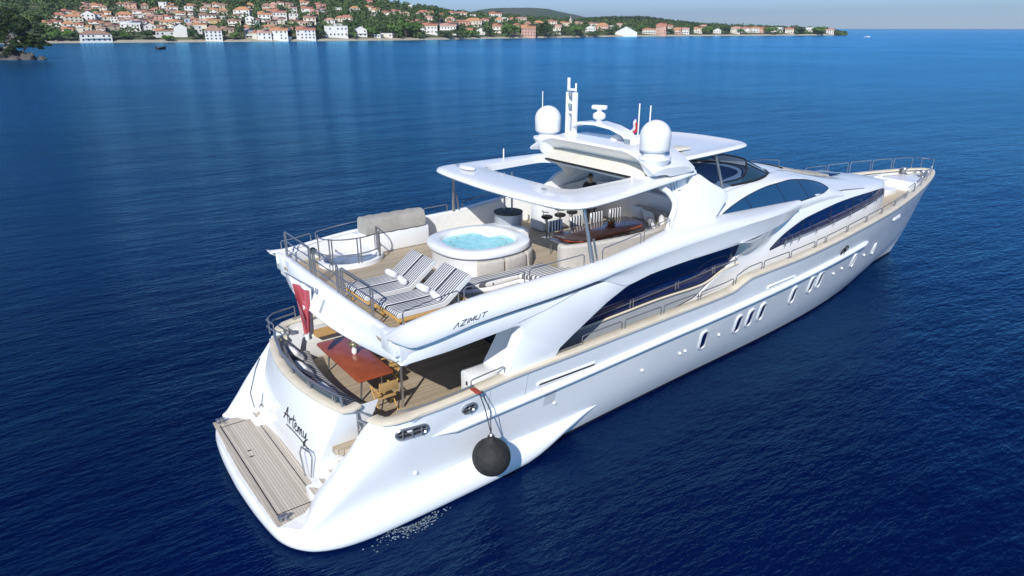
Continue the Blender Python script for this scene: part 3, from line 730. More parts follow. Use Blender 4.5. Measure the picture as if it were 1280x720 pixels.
# ------------------------------------------------------------------ upper house: helm cowl, coachroof, wheelhouse windows
# longitudinal lines, starboard
CRY = crv([(12.3, 2.72), (13, 2.55), (14.6, 2.25), (15.6, 2.05), (17, 1.92), (18.3, 1.66), (19.2, 1.3), (20.2, .95), (21.5, .9)])
CRZ = crv([(12.3, 5.55), (13.2, 5.70), (14.2, 5.93), (15.6, 5.96), (17, 5.96), (18.3, 5.98), (19.2, 5.94), (20.2, 5.80), (21.5, 5.52), (23, 5.20), (24.4, 4.98)])
WTY = crv([(12, 2.95), (14, 2.68), (15, 2.50), (16.4, 2.30), (18.3, 2.12), (19.7, 2.02), (21.2, 2.02), (22.4, 1.95)])
WTZ = crv([(12, 5.5), (14, 5.50), (15, 5.62), (16.4, 5.72), (18.3, 5.82), (19.7, 5.72), (21.2, 5.38), (22.4, 5.02)])
WBY = crv([(12, 3.02), (14, 2.84), (16, 2.74), (19, 2.62), (21.2, 2.42), (22.4, 2.3)])
WBZ = crv([(12, 5.38), (14, 5.26), (16, 5.21), (19, 5.10), (21.2, 5.02), (22.4, 4.86)])
rows = []
UX = lin(11.9, 22.4, 50)
for x in UX:
    x_ = x
    r = [(x_, -(CRY(x)-.12), CRZ(x)-.03), (x_, -(CRY(x)-.05), CRZ(x)), (x_, -(CRY(x)+.03), CRZ(x)-.02), (x_, -(CRY(x)*.45+WTY(x)*.55+.02), CRZ(x)*.4+WTZ(x)*.6), (x_, -WTY(x), WTZ(x)), (x_, -(WTY(x)*.66+WBY(x)*.34+.02), WTZ(x)*.66+WBZ(x)*.34), (x_, -(WTY(x)*.33+WBY(x)*.67+.02), WTZ(x)*.33+WBZ(x)*.67), (x_, -WBY(x), WBZ(x)), (x_, -(WBY(x)+.02), WBZ(x)-.12), (x_, -(WBY(x)-.05), WBZ(x)-.35)]
    rows.append([Vector(p) for p in r])
uh = MB(); uh.grid(rows); uh.mirror(); uh.build('upper_house', M['gel'], Y, ang=50)
def upper_y(x, z):
    tab = [(WBZ(x), WBY(x)), (WTZ(x)*.33+WBZ(x)*.67, WTY(x)*.33+WBY(x)*.67+.02), (WTZ(x)*.66+WBZ(x)*.34, WTY(x)*.66+WBY(x)*.34+.02), (WTZ(x), WTY(x)), (CRZ(x)*.4+WTZ(x)*.6, CRY(x)*.45+WTY(x)*.55+.02), (CRZ(x)-.02, CRY(x)+.03)]
    if z <= tab[0][0]: return tab[0][1]
    for (z0, y0), (z1, y1) in zip(tab, tab[1:]):
        if z <= z1: return y0+(y1-y0)*(z-z0)/max(1e-4, z1-z0)
    return tab[-1][1]
strip_window([(13.95, 5.30), (15, 5.52), (16.4, 5.70), (17.6, 5.79), (18.6, 5.80), (19.7, 5.70), (20.6, 5.52), (21.1, 5.36), (21.3, 5.24)], [(13.95, 5.28), (16, 5.22), (19, 5.13), (20.6, 5.14), (21.3, 5.20)], 13.95, 21.3, upper_y, 'wheelhouse_window', M['glass_sky'], 50, mull=((15.9, -.1), (17.9, -.1), (19.4, -.1)))
# coachroof top forward of the windscreen
rows = []
for x in lin(18.6, 24.4, 24):
    cy, cz = CRY(min(x, 22.3)), CRZ(x); top = cz+.10*(1-sm(20, 24, x))
    yo = CRY(x) if x < 20.2 else .95+.25*sm(20.2, 24, x)
    rows.append([(x, -y*yo, cz+(top-cz)*(1-y*y)) for y in lin(1, -1, 9)])
cr = MB(); cr.grid(rows); cr.build('coachroof', M['gel'], Y)
rows = []
for x in lin(20.0, 24.4, 20):    # shoulders either side, down to the deckhouse top
    yo = CRY(x) if x < 20.2 else .95+.25*sm(20.2, 24, x)
    zb = (ZH(x)+ZT(x))/2-.08; yb_ = WBY(min(x, 22.4))-.05*(x-20)
    rows.append([(x, -yo+.02, CRZ(x)-.01), (x, -(yo*.75+yb_*.25), CRZ(x)*.9+zb*.1), (x, -(yo*.4+yb_*.6), CRZ(x)*.55+zb*.45), (x, -yb_, zb)])
sh = MB(); sh.grid([[Vector(p) for p in r] for r in rows]); sh.mirror(); sh.build('coachroof_shoulder', M['gel'], Y)
# grey sun pad lying on the coachroof
sp_ = MB(); sp_.grid([[(x, -.72, CRZ(x)+.02), (x, -.70, CRZ(x)+.10), (x, 0, CRZ(x)+.14), (x, .70, CRZ(x)+.10), (x, .72, CRZ(x)+.02)] for x in lin(20.6, 24.0, 12)])
sp_.build('foredeck_sunpad', M['grey_cover'], Y, bev=.04)
# helm well floor, dash console, seats
hf = MB(); hf.prism(out_deck(13.7, 18.6, lambda x: CRY(x)-.12, 12), 4.9, 5.0); hf.build('helm_floor', M['gel_matte'], Y)
iw = MB(); iw.grid([[(x, -(CRY(x)-.12), CRZ(x)-.03), (x, -(CRY(x)-.16), 4.98)] for x in lin(12.6, 18.6, 20)]); iw.mirror(); iw.build('helm_lining', M['gel_matte'], Y)
rows = []
for x in lin(16.6, 18.9, 12):
    y = CRY(x)-.12; z = 5.72+.22*sm(16.6, 18.9, x); rows.append([(x, -y*q, z+.10*(1-q*q)) for q in lin(1, -1, 9)])
ds = MB(); ds.grid(rows); ds.grid([rows[0], [(p[0], p[1], 5.0) for p in rows[0]]]); ds.build('helm_dash', M['dash'], Y)
for y in (-1.15, .15, 1.2):
    s_ = MB(); s_.box((15.1, y, 5.35), (.65, .62, .35)); s_.box((14.75, y, 5.75), (.16, .6, .65)); s_.build('helm_seat', M['white_plastic'], Y, bev=.07, seg=3)
# windscreen: raked glass on the crest with a frame
def ws(t):          # base curve, t -1..1 from starboard to port
    a = t*PI/2; x = 15.7+3.5*math.cos(a)**.62; y = 2.0*math.sin(a)
    return Vector((x, y, CRZ(min(x, 19.2))+.02))
rows = []; topl = []; base = []
for i in range(41):
    t = -1+2*i/40; p = ws(t); c = Vector((15.0, 0, 0)); k = sm(1, .55, abs(t)); h = .08+.40*k
    q = Vector((p.x-(.15+.95*k), p.y*.90, p.z+h)); rows.append([p, q]); base.append(p); topl.append(q)
wsn = MB(); wsn.grid(rows)
o = wsn.build('windscreen', M['glass_clear'], Y); 
MB().tube(topl, .03, 6).build('windscreen_frame', M['dark'], o); MB().tube(base, .04, 6).build('windscreen_frame', M['dark'], o)
for i in (8, 14, 26, 32): MB().tube([base[i], topl[i]], .025, 6).build('windscreen_frame', M['dark'], o)

# ------------------------------------------------------------------ hardtop
def rrect(x0, x1, y0, y1, r, n=6):
    P = []
    for cx_, cy_, a0 in ((x1-r, y1-r, 0), (x0+r, y1-r, PI/2), (x0+r, y0+r, PI), (x1-r, y0+r, 3*PI/2)):
        for i in range(n+1): a = a0+PI/2*i/n; P.append((cx_+r*math.cos(a), cy_+r*math.sin(a)))
    return P
NH = 72
def ht_outer(i, sc=1.0):
    # angle walk: aft edge convex, sides converge forward
    t = i/NH
    key = [(7.35, 0), (7.40, 1.4), (7.52, 2.6), (7.70, 3.06), (8.06, 3.27), (8.7, 3.28), (9.6, 3.18), (10.8, 2.98), (12, 2.76), (12.9, 2.62), (13.3, 2.3), (13.4, 0)]
    key = key+[(x, -y) for x, y in reversed(key[1:-1])]
    return key
ko = ht_outer(0); LO = smooth_loop(ko, 4)
def resample(Lp, n, start=0):
    P = [Vector((*p, 0)) for p in Lp]; P.append(P[0]); d = [0]
    for a, b in zip(P, P[1:]): d.append(d[-1]+(b-a).length)
    out = []; j = 0
    for i in range(n):
        s = d[-1]*i/n
        while d[j+1] < s: j += 1
        t = (s-d[j])/max(1e-9, d[j+1]-d[j]); q = P[j].lerp(P[j+1], t); out.append((q.x, q.y))
    return out
OUT = LO
ctr = (9.95, 0)
def hole_pt(x, y):      # ray from the centre to the opening's rounded rectangle
    a = math.atan2(y-ctr[1], x-ctr[0]); hx, hy = 1.30, 2.05; p = 9
    c, s_ = math.cos(a), math.sin(a); r = (abs(c/hx)**p+abs(s_/hy)**p)**(-1/p); return (ctr[0]+r*c, ctr[1]+r*s_)
def zht(x): return 6.60+.028*max(0, x-8.5)+.03*max(0, x-12)
rows = []
for x, y in OUT:
    hx, hy = hole_pt(x, y); v = Vector((hx-x, hy-y, 0)); Lr = v.length; v.normalize()
    z = zht(x)
    e = lambda d, dz: (x+v.x*d, y+v.y*d, z+dz)
    rows.append([(hx, hy, zht(hx)-.02), e(.30, -.06), e(.06, -.03), e(0, .02), e(.01, .06), e(.05, .10), (x+v.x*min(.28, Lr*.5), y+v.y*min(.28, Lr*.5), z+.135), (hx-v.x*.05, hy-v.y*.05, zht(hx)+.17), (hx, hy, zht(hx)+.15), (hx, hy, zht(hx)-.02)])
rows.append(rows[0])
ht = MB(); ht.grid(rows); ht.build('hardtop', M['gel'], Y, ang=42)
# the folded soft cover forward of the opening and its dark track
sc_ = MB(); sc_.box((11.48, 0, 6.90), (.66, 4.3, .15)); sc_.v = [(x, y, z+(x-11.48)*.42) for x, y, z in sc_.v]; sc_.build('folding_sunroof', M['cream_gel'], Y, bev=.05)
MB().box((11.13, 0, 6.79), (.05, 4.2, .05)).build('sunroof_track', M['dark'], Y)
# lights and aerials on the hardtop
ft = MB(); ft.lathe((8.15, 2.0, zht(8.1)+.19), [(.30, 0), (.30, .05), (.2, .08)], 20, .6, 1.2); ft.build('hardtop_lamp', M['white_plastic'], Y)
for x, y in ((9.9, 2.55), (10.6, -2.45)): MB().tube([(x, y, zht(x)+.15), (x, y, zht(x)+.5)], .02, 6).build('navigation_aerial', M['white_plastic'], Y)
for x, y in ((8.2, 2.65), (8.2, -1.6)): MB().box((x, y, zht(x)+.20), (.08, .14, .04)).build('deck_lamp', M['lens'], Y)
# poles
for sgn in (1, -1):
    MB().tube([(8.42, -sgn*3.32, ZC(8.42)-.02), (8.30, -sgn*3.05, 6.6)], [.055, .042], 12).build('hardtop_pole', M['steel'], Y)
    MB().tube([(8.62, -sgn*3.30, ZC(8.6)-.02), (8.50, -sgn*3.25, 5.75)], .03, 8).build('pole_brace', M['steel'], Y)
    MB().tube([(15.25, -sgn*2.0, 6.0), (14.95, -sgn*1.85, 7.0)], .045, 10).build('forward_roof_pole', M['steel'], Y)
# radar arch: side fins
FIN = [(835, 292), (843, 274), (847, 262), (850, 253), (860, 245), (866, 233), (868, 219), (876, 218), (890, 228), (905, 236), (912, 246), (893, 276), (862, 292)]
def fin_y(z): return -(3.02-.52*sm(5.3, 6.9, z))
fp = []
for u, v_ in FIN:
    y = -2.9
    for _ in range(12):
        p = ony(u, v_, y); y = fin_y(p.z)
    fp.append((p.x, p.z))
fps = fp
def fyy(x, z): return fin_y(z)
plate([(x, z) for x, z in fps], fyy, .22, 'arch_fin', .05)
# model number plate on the fin
def fplace(u, v, off): z = 6.42+v; return (12.35+u*.8, fin_y(z)+.26-off, z)
pnl = []
for u, v_ in [(824, 234), (840, 226), (866, 212), (874, 218), (872, 232), (862, 248), (852, 254), (842, 246), (834, 240)]:
    y = -2.6
    for _ in range(12):
        p = ony(u, v_, y); y = fin_y(p.z)+.26
    pnl.append((p.x, p.z))
plate(pnl, lambda x, z: fin_y(z)+.26, .12, 'number_panel', .02)
MB().tube(catmull([(lambda p: (p.x, p.y, p.z))(ony(u, v_, yy_)) for u, v_, yy_ in ((826, 234, -2.62), (836, 241, -2.72), (843, 252, -2.82), (843, 262, -2.88), (838, 276, -2.95), (834, 290, -3.02))], 4), .09, 10).build('arch_leg', M['gel'], Y)
d115 = [[(0, .0), (.0, .26)], [(.16, 0), (.16, .26)], [(.52, .26), (.34, .26), (.32, .15), (.46, .16), (.52, .09), (.46, .01), (.32, .0)], [(-.45, .13), (-.12, .13)], [(.62, .13), (.8, .13)]]
# radar arch: transverse wing above the hardtop
rows = []
for i in range(33):
    t = -1+2*i/32; y = 2.75*t; e = abs(t)
    drop = .0 if e < .55 else .55*((e-.55)/.45)**1.6
    zt = 7.52-drop*.85; xa = 11.12; xf_ = 12.9+.3*(1-e)
    rows.append([(xa+.75, y*.98, 6.85), (xa+.62, y*.98, 7.08-drop*.3), (xa+.06, y, zt-.09), (xa, y, zt-.04), (xa+.04, y, zt+.02), (xa+.5, y, zt+.07), (xf_-.5, y, zt+.04), (xf_, y*.98, zt-.05), (xf_+.02, y*.98, zt-.14), (xf_-.35, y*.97, 6.85)])
wg = MB(); wg.grid(rows); wg.add(rows[0], [tuple(range(10))]); wg.add(rows[-1], [tuple(range(10))]); wg.build('radar_arch', M['gel'], Y, ang=45)
# pods and domes
for sgn in (1, -1):
    b = MB(); b.lathe((11.55, -sgn*2.34, 6.84), [(.14, 0), (.24, .10), (.42, .42), (.48, .52), (.47, .57), (.36, .59)], 28); b.build('dome_pod', M['gel'], Y, ang=35)
    b = MB(); prof = [(.30, 0), (.31, .05), (.27, .09), (.39, .14), (.42, .20), (.43, .54)]+[(.43*math.cos(a), .54+.43*math.sin(a)) for a in lin(.12, PI/2-.02, 9)]
    b.lathe((11.55, -sgn*2.34, 7.43), prof, 36); b.build('satellite_dome', M['white_plastic'], Y, ang=50)
# forward roof
key = [(12.6, 0), (12.6, 1.9), (13, 2.08), (14.2, 2.06), (15.6, 1.96), (16.45, 1.84), (16.85, 1.55), (17.02, .9), (17.08, 0)]
key = key+[(x, -y) for x, y in reversed(key[1:-1])]
rl = smooth_loop(key, 3); zr = lambda x: 7.02+.02*(x-12.6)
top = MB(); cx_ = 14.8
rws = []
for x, y in rl:
    v = Vector((cx_-x, -y, 0)); f = lambda k, dz: (x+v.x*k, y+v.y*k, zr(x+v.x*k)+dz)
    rws.append([(cx_, 0, zr(cx_)-.02), f(.25, -.03), f(.03, 0), f(0, .04), f(.01, .08), f(.04, .12), f(.08, .13), f(.12, .10), f(.5, .09), (cx_, 0, zr(cx_)+.10)])
rws.append(rws[0]); top.grid(rws); top.build('forward_roof', M['gel'], Y, ang=35)
hz_ = MB(); hz_.box((13.9, -1.1, zr(14)+.18), (.9, .5, .08)); hz_.build('roof_hatch', M['cream_gel'], Y, bev=.03)
# light mast
mb = MB()
for d in (-.15, .15): mb.box((11.75, 1.42+d, 8.20), (.17, .10, 1.35))
for z in (7.62, 8.25, 8.55, 8.95): mb.box((11.75, 1.42, z), (.15, .30, .07))
mb.box((11.75, 1.42, 7.42), (.42, .52, .34), taper=.8); mb.build('light_mast', M['white_plastic'], Y, bev=.015)
MB().tube([(11.75, 1.58, 8.9), (11.75, 1.58, 9.30)], .05, 8).build('mast_lamp', M['white_plastic'], Y)
MB().tube([(11.75, 1.24, 8.9), (11.75, 1.24, 9.15)], .03, 8).build('mast_lamp', M['white_plastic'], Y)
for z in (8.4, 8.75): MB().lathe((11.68, 1.42, z), [(.05, 0), (.06, .02), (.06, .12), (.04, .14)], 10).build('mast_lamp', M['lens'], Y)
# gull-wing radar bridge with scanner
rows = []
for p, wd in (((11.85, 1.25, 7.86), .22), ((11.85, .9, 7.98), .24), ((11.85, .2, 8.03), .28), ((11.85, -.45, 7.97), .24), ((11.85, -.95, 7.84), .22), ((11.85, -1.45, 7.45), .20), ((11.85, -1.6, 7.3), .22)):
    x, y, z = p; rows.append([(x-wd, y, z-.04), (x-wd, y, z+.05), (x+wd, y, z+.05), (x+wd, y, z-.04)])
rb = MB(); rb.grid(rows, closed=True); rb.build('radar_bridge', M['gel'], Y, bev=.0)
MB().box((11.62, -1.2, 7.66), (.03, .22, .14)).build('bridge_lamp', M['lens'], Y)
b = MB(); b.lathe((11.85, .25, 8.02), [(.08, 0), (.09, .10), (.17, .14), (.20, .19), (.19, .28), (.12, .33), (.07, .35), (.07, .40)], 24); b.build('radar_scanner', M['white_plastic'], Y)
b = MB(); b.box((11.85, .25, 8.50), (.20, .48, .13), rz=.5); b.lathe((11.85, .25, 8.40), [(.10, 0), (.10, .1)], 16); b.build('scanner_bar', M['white_plastic'], Y, bev=.05, seg=3)
b = MB(); b.lathe((12.1, -.35, 7.36), [(.06, 0), (.06, .14), (.22, .18), (.24, .26), (.16, .34), (.03, .37)], 18); b.build('gps_dome', M['white_plastic'], Y)
b = MB(); b.lathe((12.4, -1.0, 7.55), [(.05, -.3), (.05, 0), (.16, .03), (.17, .12), (.05, .18)], 16); b.build('gps_dome', M['white_plastic'], Y)
for y, z1 in ((-.55, 8.62), (-1.0, 8.6)): MB().tube([(12.75, y, 7.1), (12.75, y, z1)], .022, 6).build('whip_aerial', M['white_plastic'], Y)
for x, y, z in ((12.55, -1.15, 7.3), (12.7, -1.35, 7.34), (12.5, -1.5, 7.25), (12.9, -1.2, 7.3)):
    b = MB(); b.tube([(x, y, 7.05), (x, y, z), (x-.15, y, z+.03), (x-.3, y, z+.03)], [.02, .02, .04, .07], 8); b.build('horn', M['steel'], Y)
MB().tube([(11.4, 2.45, 7.3), (11.4, 2.45, 8.85)], .015, 5).build('whip_aerial', M['white_plastic'], Y)
stroke_text([[(a, b-.12) for a, b in s_] for s_ in d115], .034, fplace, .012).build('number_lettering', M['silver'], Y)
# maker's wordmark on the coaming
def azpl(u, v, off):
    x = 3.84+u; zl = ZL(x); zc = ZC(x); ye, yc = YE(x), YC(x); z = zl+.04+v
    tab = [(zl+.04, ye), (zc-(zc-zl)*.38, yc+(ye-yc)*.90), (zc-(zc-zl)*.15, yc+(ye-yc)*.62)]
    for (z0, y0), (z1, y1) in zip(tab, tab[1:]):
        if z <= z1 or z1 == tab[-1][0]: y = y0+(y1-y0)*(z-z0)/(z1-z0); break
    return (x, -(y+off), z)
lw_, g_ = .17, .06
def shift(s_, d): return [[(a+d, b) for a, b in q] for q in s_]
Aw = [[(0, 0), (.10, .15)], [(.10, .15), (.18, 0)]]
Zw = [[(0, .15), (.17, .15)], [(.17, .15), (0, 0)], [(0, 0), (.17, 0)]]
Iw = [[(.02, 0), (.02, .15)]]
Mw = [[(0, 0), (0, .15)], [(0, .15), (.08, .03)], [(.08, .03), (.16, .15)], [(.16, .15), (.16, 0)]]
Uw = [[(0, .15), (0, .02)], [(0, .02), (.14, .0)], [(.14, .0), (.14, .15)]]
Tw = [[(0, .15), (.2, .15)], [(.1, .15), (.1, 0)]]
wm = shift(Aw, 0)+shift(Zw, .24)+shift(Iw, .46)+shift(Mw, .54)+shift(Uw, .76)+shift(Tw, .95)
stroke_text([[(.12+a*.74+b*.5, b*.66+.06) for a, b in s_] for s_ in wm], .018, azpl, .008).build('maker_lettering', M['ink'], Y)

# ------------------------------------------------------------------ rails
def rail_hoop(path, h, r=.017, name='guard_rail', posts=True):
    P = [Vector(p) for p in path]; up = Vector((0, 0, h))
    pts = [P[0]]+[P[0]+up*.86]+[P[0].lerp(P[1], .12 if len(P) > 2 else .04)+up]+[p+up for p in P[1:-1]]+[P[-1].lerp(P[-2], .12 if len(P) > 2 else .04)+up]+[P[-1]+up*.86]+[P[-1]]
    return MB().tube(pts, r, 6).build(name, M['steel'], Y)
hx = [7.9, 9.45, 11.0, 12.6, 14.3, 15.75, 17.3, 18.9, 19.6, 21.2, 22.8, 24.3, 25.8, 27.3]
def capp(x, dz=.05): return (x, -(bS(x)-.16), zS(x)+dz)
for sgn in (1, -1):
    f = lambda p: (p[0], p[1]*sgn, p[2])
    for a, b_ in zip(hx, hx[1:]):
        rail_hoop([f(capp(x)) for x in lin(a+.06, b_-.06, 5)], .26)
    rail_hoop([f(capp(x, .05)) for x in lin(4.55, 5.5, 4)], .22)
    MB().tube([f(capp(x, .12)) for x in lin(2.75, 4.6, 10)], .02, 6).build('guard_rail', M['steel'], Y)
    MB().tube([f(capp(x, .10)) for x in lin(7.0, 7.9, 6)], .016, 6).build('guard_rail', M['steel'], Y)
    # tall pulpit rails round the bow
    bx = [27.4, 28.8, 30.2, 31.6, 32.9, 34.1]
    for a, b_ in zip(bx, bx[1:]):
        rail_hoop([f(capp(x)) for x in lin(a+.07, b_-.07, 5)], .42 if sgn == 1 else .56)
MB().tube([(x, y, z+.54) for x, y, z in ([capp(34.17)]+[(34.6, -.30, zS(34.6)), (34.75, 0, zS(34.7)), (34.6, .30, zS(34.6))]+[(34.17, -capp(34.17)[1], zS(34.2)+.05)])], .017, 6).build('pulpit_rail', M['steel'], Y)
for y in (-.28, .28): MB().tube([(34.6, y, zS(34.6)+.04), (34.6, y, zS(34.6)+.62)], .017, 6).build('pulpit_rail', M['steel'], Y)
# foredeck: raised white mooring deck, capstans, hatches
fo = MB(); rows = []
for x in lin(31.6, 34.6, 14):
    y = max(.04, bS(x)-.35); rows.append([(x, -y*q, zS(x)-.16+.03*(1-q*q)) for q in lin(1, -1, 9)])
fo.grid(rows); fo.grid([rows[0], [(p[0], p[1], p[2]-.6) for p in rows[0]]]); fo.build('mooring_deck', M['gel'], Y)
fo = MB(); rows = [[(x, .3+(bS(x)-.65)*q, zS(x)-.17) for q in lin(0, 1, 5)] for x in lin(28.9, 31.6, 8)]; fo.grid(rows); fo.grid([rows[0], [(p[0], p[1], p[2]-.6) for p in rows[0]]]); fo.grid([[r[0], (r[0][0], r[0][1], r[0][2]-.6)] for r in rows]); fo.build('mooring_deck', M['gel'], Y)
pf = MB(); rows = []
for x in lin(24.5, 32, 20):
    y = bS(x)-.34; rows.append([(x, y, zS(x)-.10), (x, max(.9, y-.75), zS(x)-.08), (x, max(.88, y-.77), zS(x)-.62)])
pf.grid(rows); pf.build('foredeck_coaming', M['gel'], Y)
for x, y in ((33.2, .45), (33.2, -.45)):
    MB().lathe((x, y, zS(x)-.17), [(.19, 0), (.19, .06), (.10, .12), (.10, .26), (.18, .30), (.16, .36)], 16).build('capstan', M['steel'], Y)
for x, y in ((32.4, 1.1), (32.4, -1.1), (33.9, .2)):
    b = MB(); b.tube([(x-.16, y, zS(x)), (x+.16, y, zS(x))], .03, 6); b.tube([(x-.08, y, zS(x)-.17), (x-.08, y, zS(x))], .025, 6); b.tube([(x+.08, y, zS(x)-.17), (x+.08, y, zS(x))], .025, 6); b.build('cleat', M['steel'], Y)
b = MB(); b.box((30.0, -.1, zS(30)-.45), (1.3, .9, .32)); b.build('foredeck_locker', M['gel'], Y, bev=.06)
b = MB(); b.box((25.1, .1, ZT(25.1)+.04), (.9, .9, .07)); b.build('deck_hatch', M['glass'], Y, bev=.02)
rail_hoop([(21.3, 1.25, 5.35), (22.3, 1.3, 5.3), (23.5, 1.3, 5.15)], .35)
# seam lines on the upper house
for sgn in (1, -1):
    MB().tube([(x, -sgn*(upper_y(x, z)+.004), z) for x, z in ((12.6, 5.62), (13.6, 5.78), (14.6, 5.86), (15.6, 5.90), (16.6, 5.93))], .008, 4).build('panel_seam', M['grey'], Y)
# flybridge stern rail in three bays, two bars each
for a, b_ in ((3.05, 1.15), (1.0, -.6), (-.75, -2.45)):
    b = MB(); xo = 2.74
    for z in (4.98, 5.24): b.tube([(xo, a, z), (xo-.02, (a+b_)/2, z), (xo, b_, z)], .014, 6)
    b.tube([(xo, a, 5.0), (xo, a, 5.44), (xo, a-.08, 5.5), (xo, b_+.08, 5.5), (xo, b_, 5.44), (xo, b_, 5.0)], .02, 8)
    for y in (a, b_, a-.12, b_+.12): b.tube([(xo, y, 4.72), (xo, y, 5.46)], .018, 8)
    b.build('stern_rail', M['steel'], Y)
# coaming hoops of the flybridge
def coam(x, sgn): return (x, -sgn*YC(x), ZC(x))
for sgn, spans in ((1, ((2.95, 4.35), (4.5, 6.2), (6.35, 8.1), (8.75, 10.2), (10.35, 11.6))), (-1, ((2.75, 3.6), (3.75, 5.3), (5.45, 7.2), (7.35, 8.2), (8.8, 10.2), (10.35, 11.6)))):
    for a, b_ in spans: rail_hoop([coam(x, sgn) for x in lin(a, b_, 5)], .30 if sgn == 1 else .24, .016)
# port stairwell down to the cockpit with its curved rails
b = MB(); b.lathe((4.35, 2.35, 4.5), [(.95, 0), (.95, .12), (.88, .14), (.80, .12), (.80, .01)], 28, 1.0, .75, caps=False); b.build('stairwell_coaming', M['gel'], Y)
b = MB(); b.lathe((4.35, 2.35, 4.505), [(.80, 0)], 28, 1.0, .75); 
b.build('stairwell_shade', M['dash'], Y)  # flat disc, the shade of the opening put into its dark colour
b = MB()
for z in (4.9, 5.35): b.tube([(4.35+.9*math.cos(a), 2.35+.68*math.sin(a), z) for a in lin(R(165), R(375), 16)], .02, 6)
for a in (165, 215, 268, 320, 375):
    for d in (-3, 3):
        q = R(a+d); b.tube([(4.35+.9*math.cos(q), 2.35+.68*math.sin(q), 4.6), (4.35+.9*math.cos(q), 2.35+.68*math.sin(q), 5.37)], .02, 6)
b.build('stairwell_rail', M['steel'], Y)
MB().lathe((0, 0, 0), [(.02, 0), (.09, .0), (.10, .02), (.06, .03)], 14).build('deck_speaker', M['soot'], Y).matrix_world = Matrix.Translation((3.55, YC(3.6)-.17, 4.75)) @ Matrix.Rotation(R(90), 4, 'X')
# port side console under a grey canvas cover
b = MB(); b.box((5.9, 2.85, 4.80), (2.3, .60, .60)); b.build('side_console', M['gel'], Y, bev=.05)
b = MB(); n_ = 12; rows = []
for i in range(n_+1):
    x = 4.95+1.95*i/n_; wv = .015*math.sin(i*2.3)
    rows.append([(x, 2.52+wv, 5.12), (x+.01, 2.50-wv, 5.35), (x, 2.56, 5.56+wv), (x, 2.75, 5.60+wv*1.4), (x, 2.98, 5.58-wv), (x, 3.10, 5.48), (x, 3.13, 5.12)])
b.grid([[Vector(p) for p in r] for r in rows]); b.add(rows[0], [tuple(range(7))]); b.add(rows[-1], [tuple(range(7))])
tag(b.build('canvas_cover', M['grey_cover'], None, ang=50), 'long grey canvas cover over the grill on the port side of the upper deck', 'cover')

# hot tub
JX, JY = 7.2, .05
def sup(r, n=40, p=2.6, sx=1, sy=1): return [((abs(math.cos(a))**(2/p))*math.copysign(1, math.cos(a))*r*sx, (abs(math.sin(a))**(2/p))*math.copysign(1, math.sin(a))*r*sy) for a in [2*PI*k/n for k in range(n)]]
def suploft(prof, m, name, n=48, sx=1, sy=.98, ang=40, p=2.5):
    b = MB(); b.grid([[(JX+x, JY+y, z) for x, y in sup(r, n, p, sx, sy)] for r, z in prof], closed=True); return b.build(name, m, Y, ang=ang)
suploft([(1.26, 4.5), (1.26, 5.02), (1.28, 5.06)], M['gel'], 'tub_surround')
suploft([(1.26, 5.04), (1.36, 5.06), (1.38, 5.12), (1.36, 5.20), (1.30, 5.235), (1.06, 5.24), (1.00, 5.21), (.97, 5.10), (.78, 4.95), (.6, 4.75), (.02, 4.72)], M['gel'], 'tub_rim')
b = MB(); r_ = sup(.985, 48, 2.5); b.add([(JX+x, JY+y*.98, 5.115) for x, y in r_], [tuple(range(48))]); b.build('tub_water', M['bath'], Y)
for a in [R(20+30*k) for k in range(12)]:
    q = MB(); k_ = 1/((abs(math.cos(a))**2.5+abs(math.sin(a))**2.5)**.4); q.lathe((JX+.74*k_*math.cos(a), JY+.72*k_*math.sin(a), 5.118), [(.045, 0), (.04, .004), (.015, .006)], 10); q.build('tub_jet', M['lens'], Y)
b = MB(); b.prism([(JX+.5, JY+.2), (JX+1.9, JY+.1), (JX+1.9, JY+1.3), (JX+.4, JY+1.45)], 4.5, 5.16); b.build('tub_corner', M['gel'], Y, bev=.06)
for a0, a1 in ((-125, -95), (-92, -62), (-59, -30), (-27, 0)):
    rows = []
    for a in lin(R(a0), R(a1), 8):
        c, s_ = math.cos(a), math.sin(a); r0 = 1.29; pt_ = lambda r, z: (JX+r*c*1.02, JY+r*s_*1.0, z)
        k = 1/((abs(c)**2.5+abs(s_)**2.5)**(1/2.5)); g_ = lambda r, z: pt_(r*k, z)
        rows.append([g_(1.28, 4.52), g_(1.40, 4.52), g_(1.43, 4.60), g_(1.41, 4.95), g_(1.37, 5.0), g_(1.28, 5.0)])
    b = MB(); b.grid(rows, closed=True); b.add(rows[0], [tuple(range(6))]); b.add(rows[-1], [tuple(range(6))]); b.build('tub_cushion', M['beige'], Y, bev=.015)
# steps of the striped sun pad between the tub and the starboard coaming
out = [(5.4, -1.35), (5.5, -1.85), (6.2, -2.05), (7.1, -2.0), (7.7, -3.0), (8.75, -3.08), (9.9, -2.95), (9.9, -2.75), (9.0, -2.5), (8.25, -2.1), (8.2, -1.6), (7.6, -1.56), (6.6, -1.54), (5.8, -1.4)]
b = MB(); b.prism(out, 4.5, 4.62); b.build('pad_plinth', M['gel'], Y, bev=.03)
b = MB(); b.prism([(x*.99+.072, y*.985-.035) for x, y in out], 4.62, 4.76); b.build('side_sunpad', M['stripe_pad'], Y, bev=.04)
# round bar counter with its stem, beyond the tub
b = MB(); b.lathe((9.05, 1.15, 4.5), [(.42, 0), (.42, .92), (.44, .95)], 28); b.build('bar_drum', M['grey'], Y)
MB().lathe((9.05, 1.15, 5.452), [(.44, 0), (.45, .02), (.45, .05), (.02, .055)], 28).build('bar_top', M['soot'], Y)
for d in (-.06, .06): MB().tube([(9.05+d*1.6, 1.15-d, 5.5), (9.05+d*1.6, 1.15-d, 6.7)], .03, 8).build('hardtop_post', M['steel'], Y)
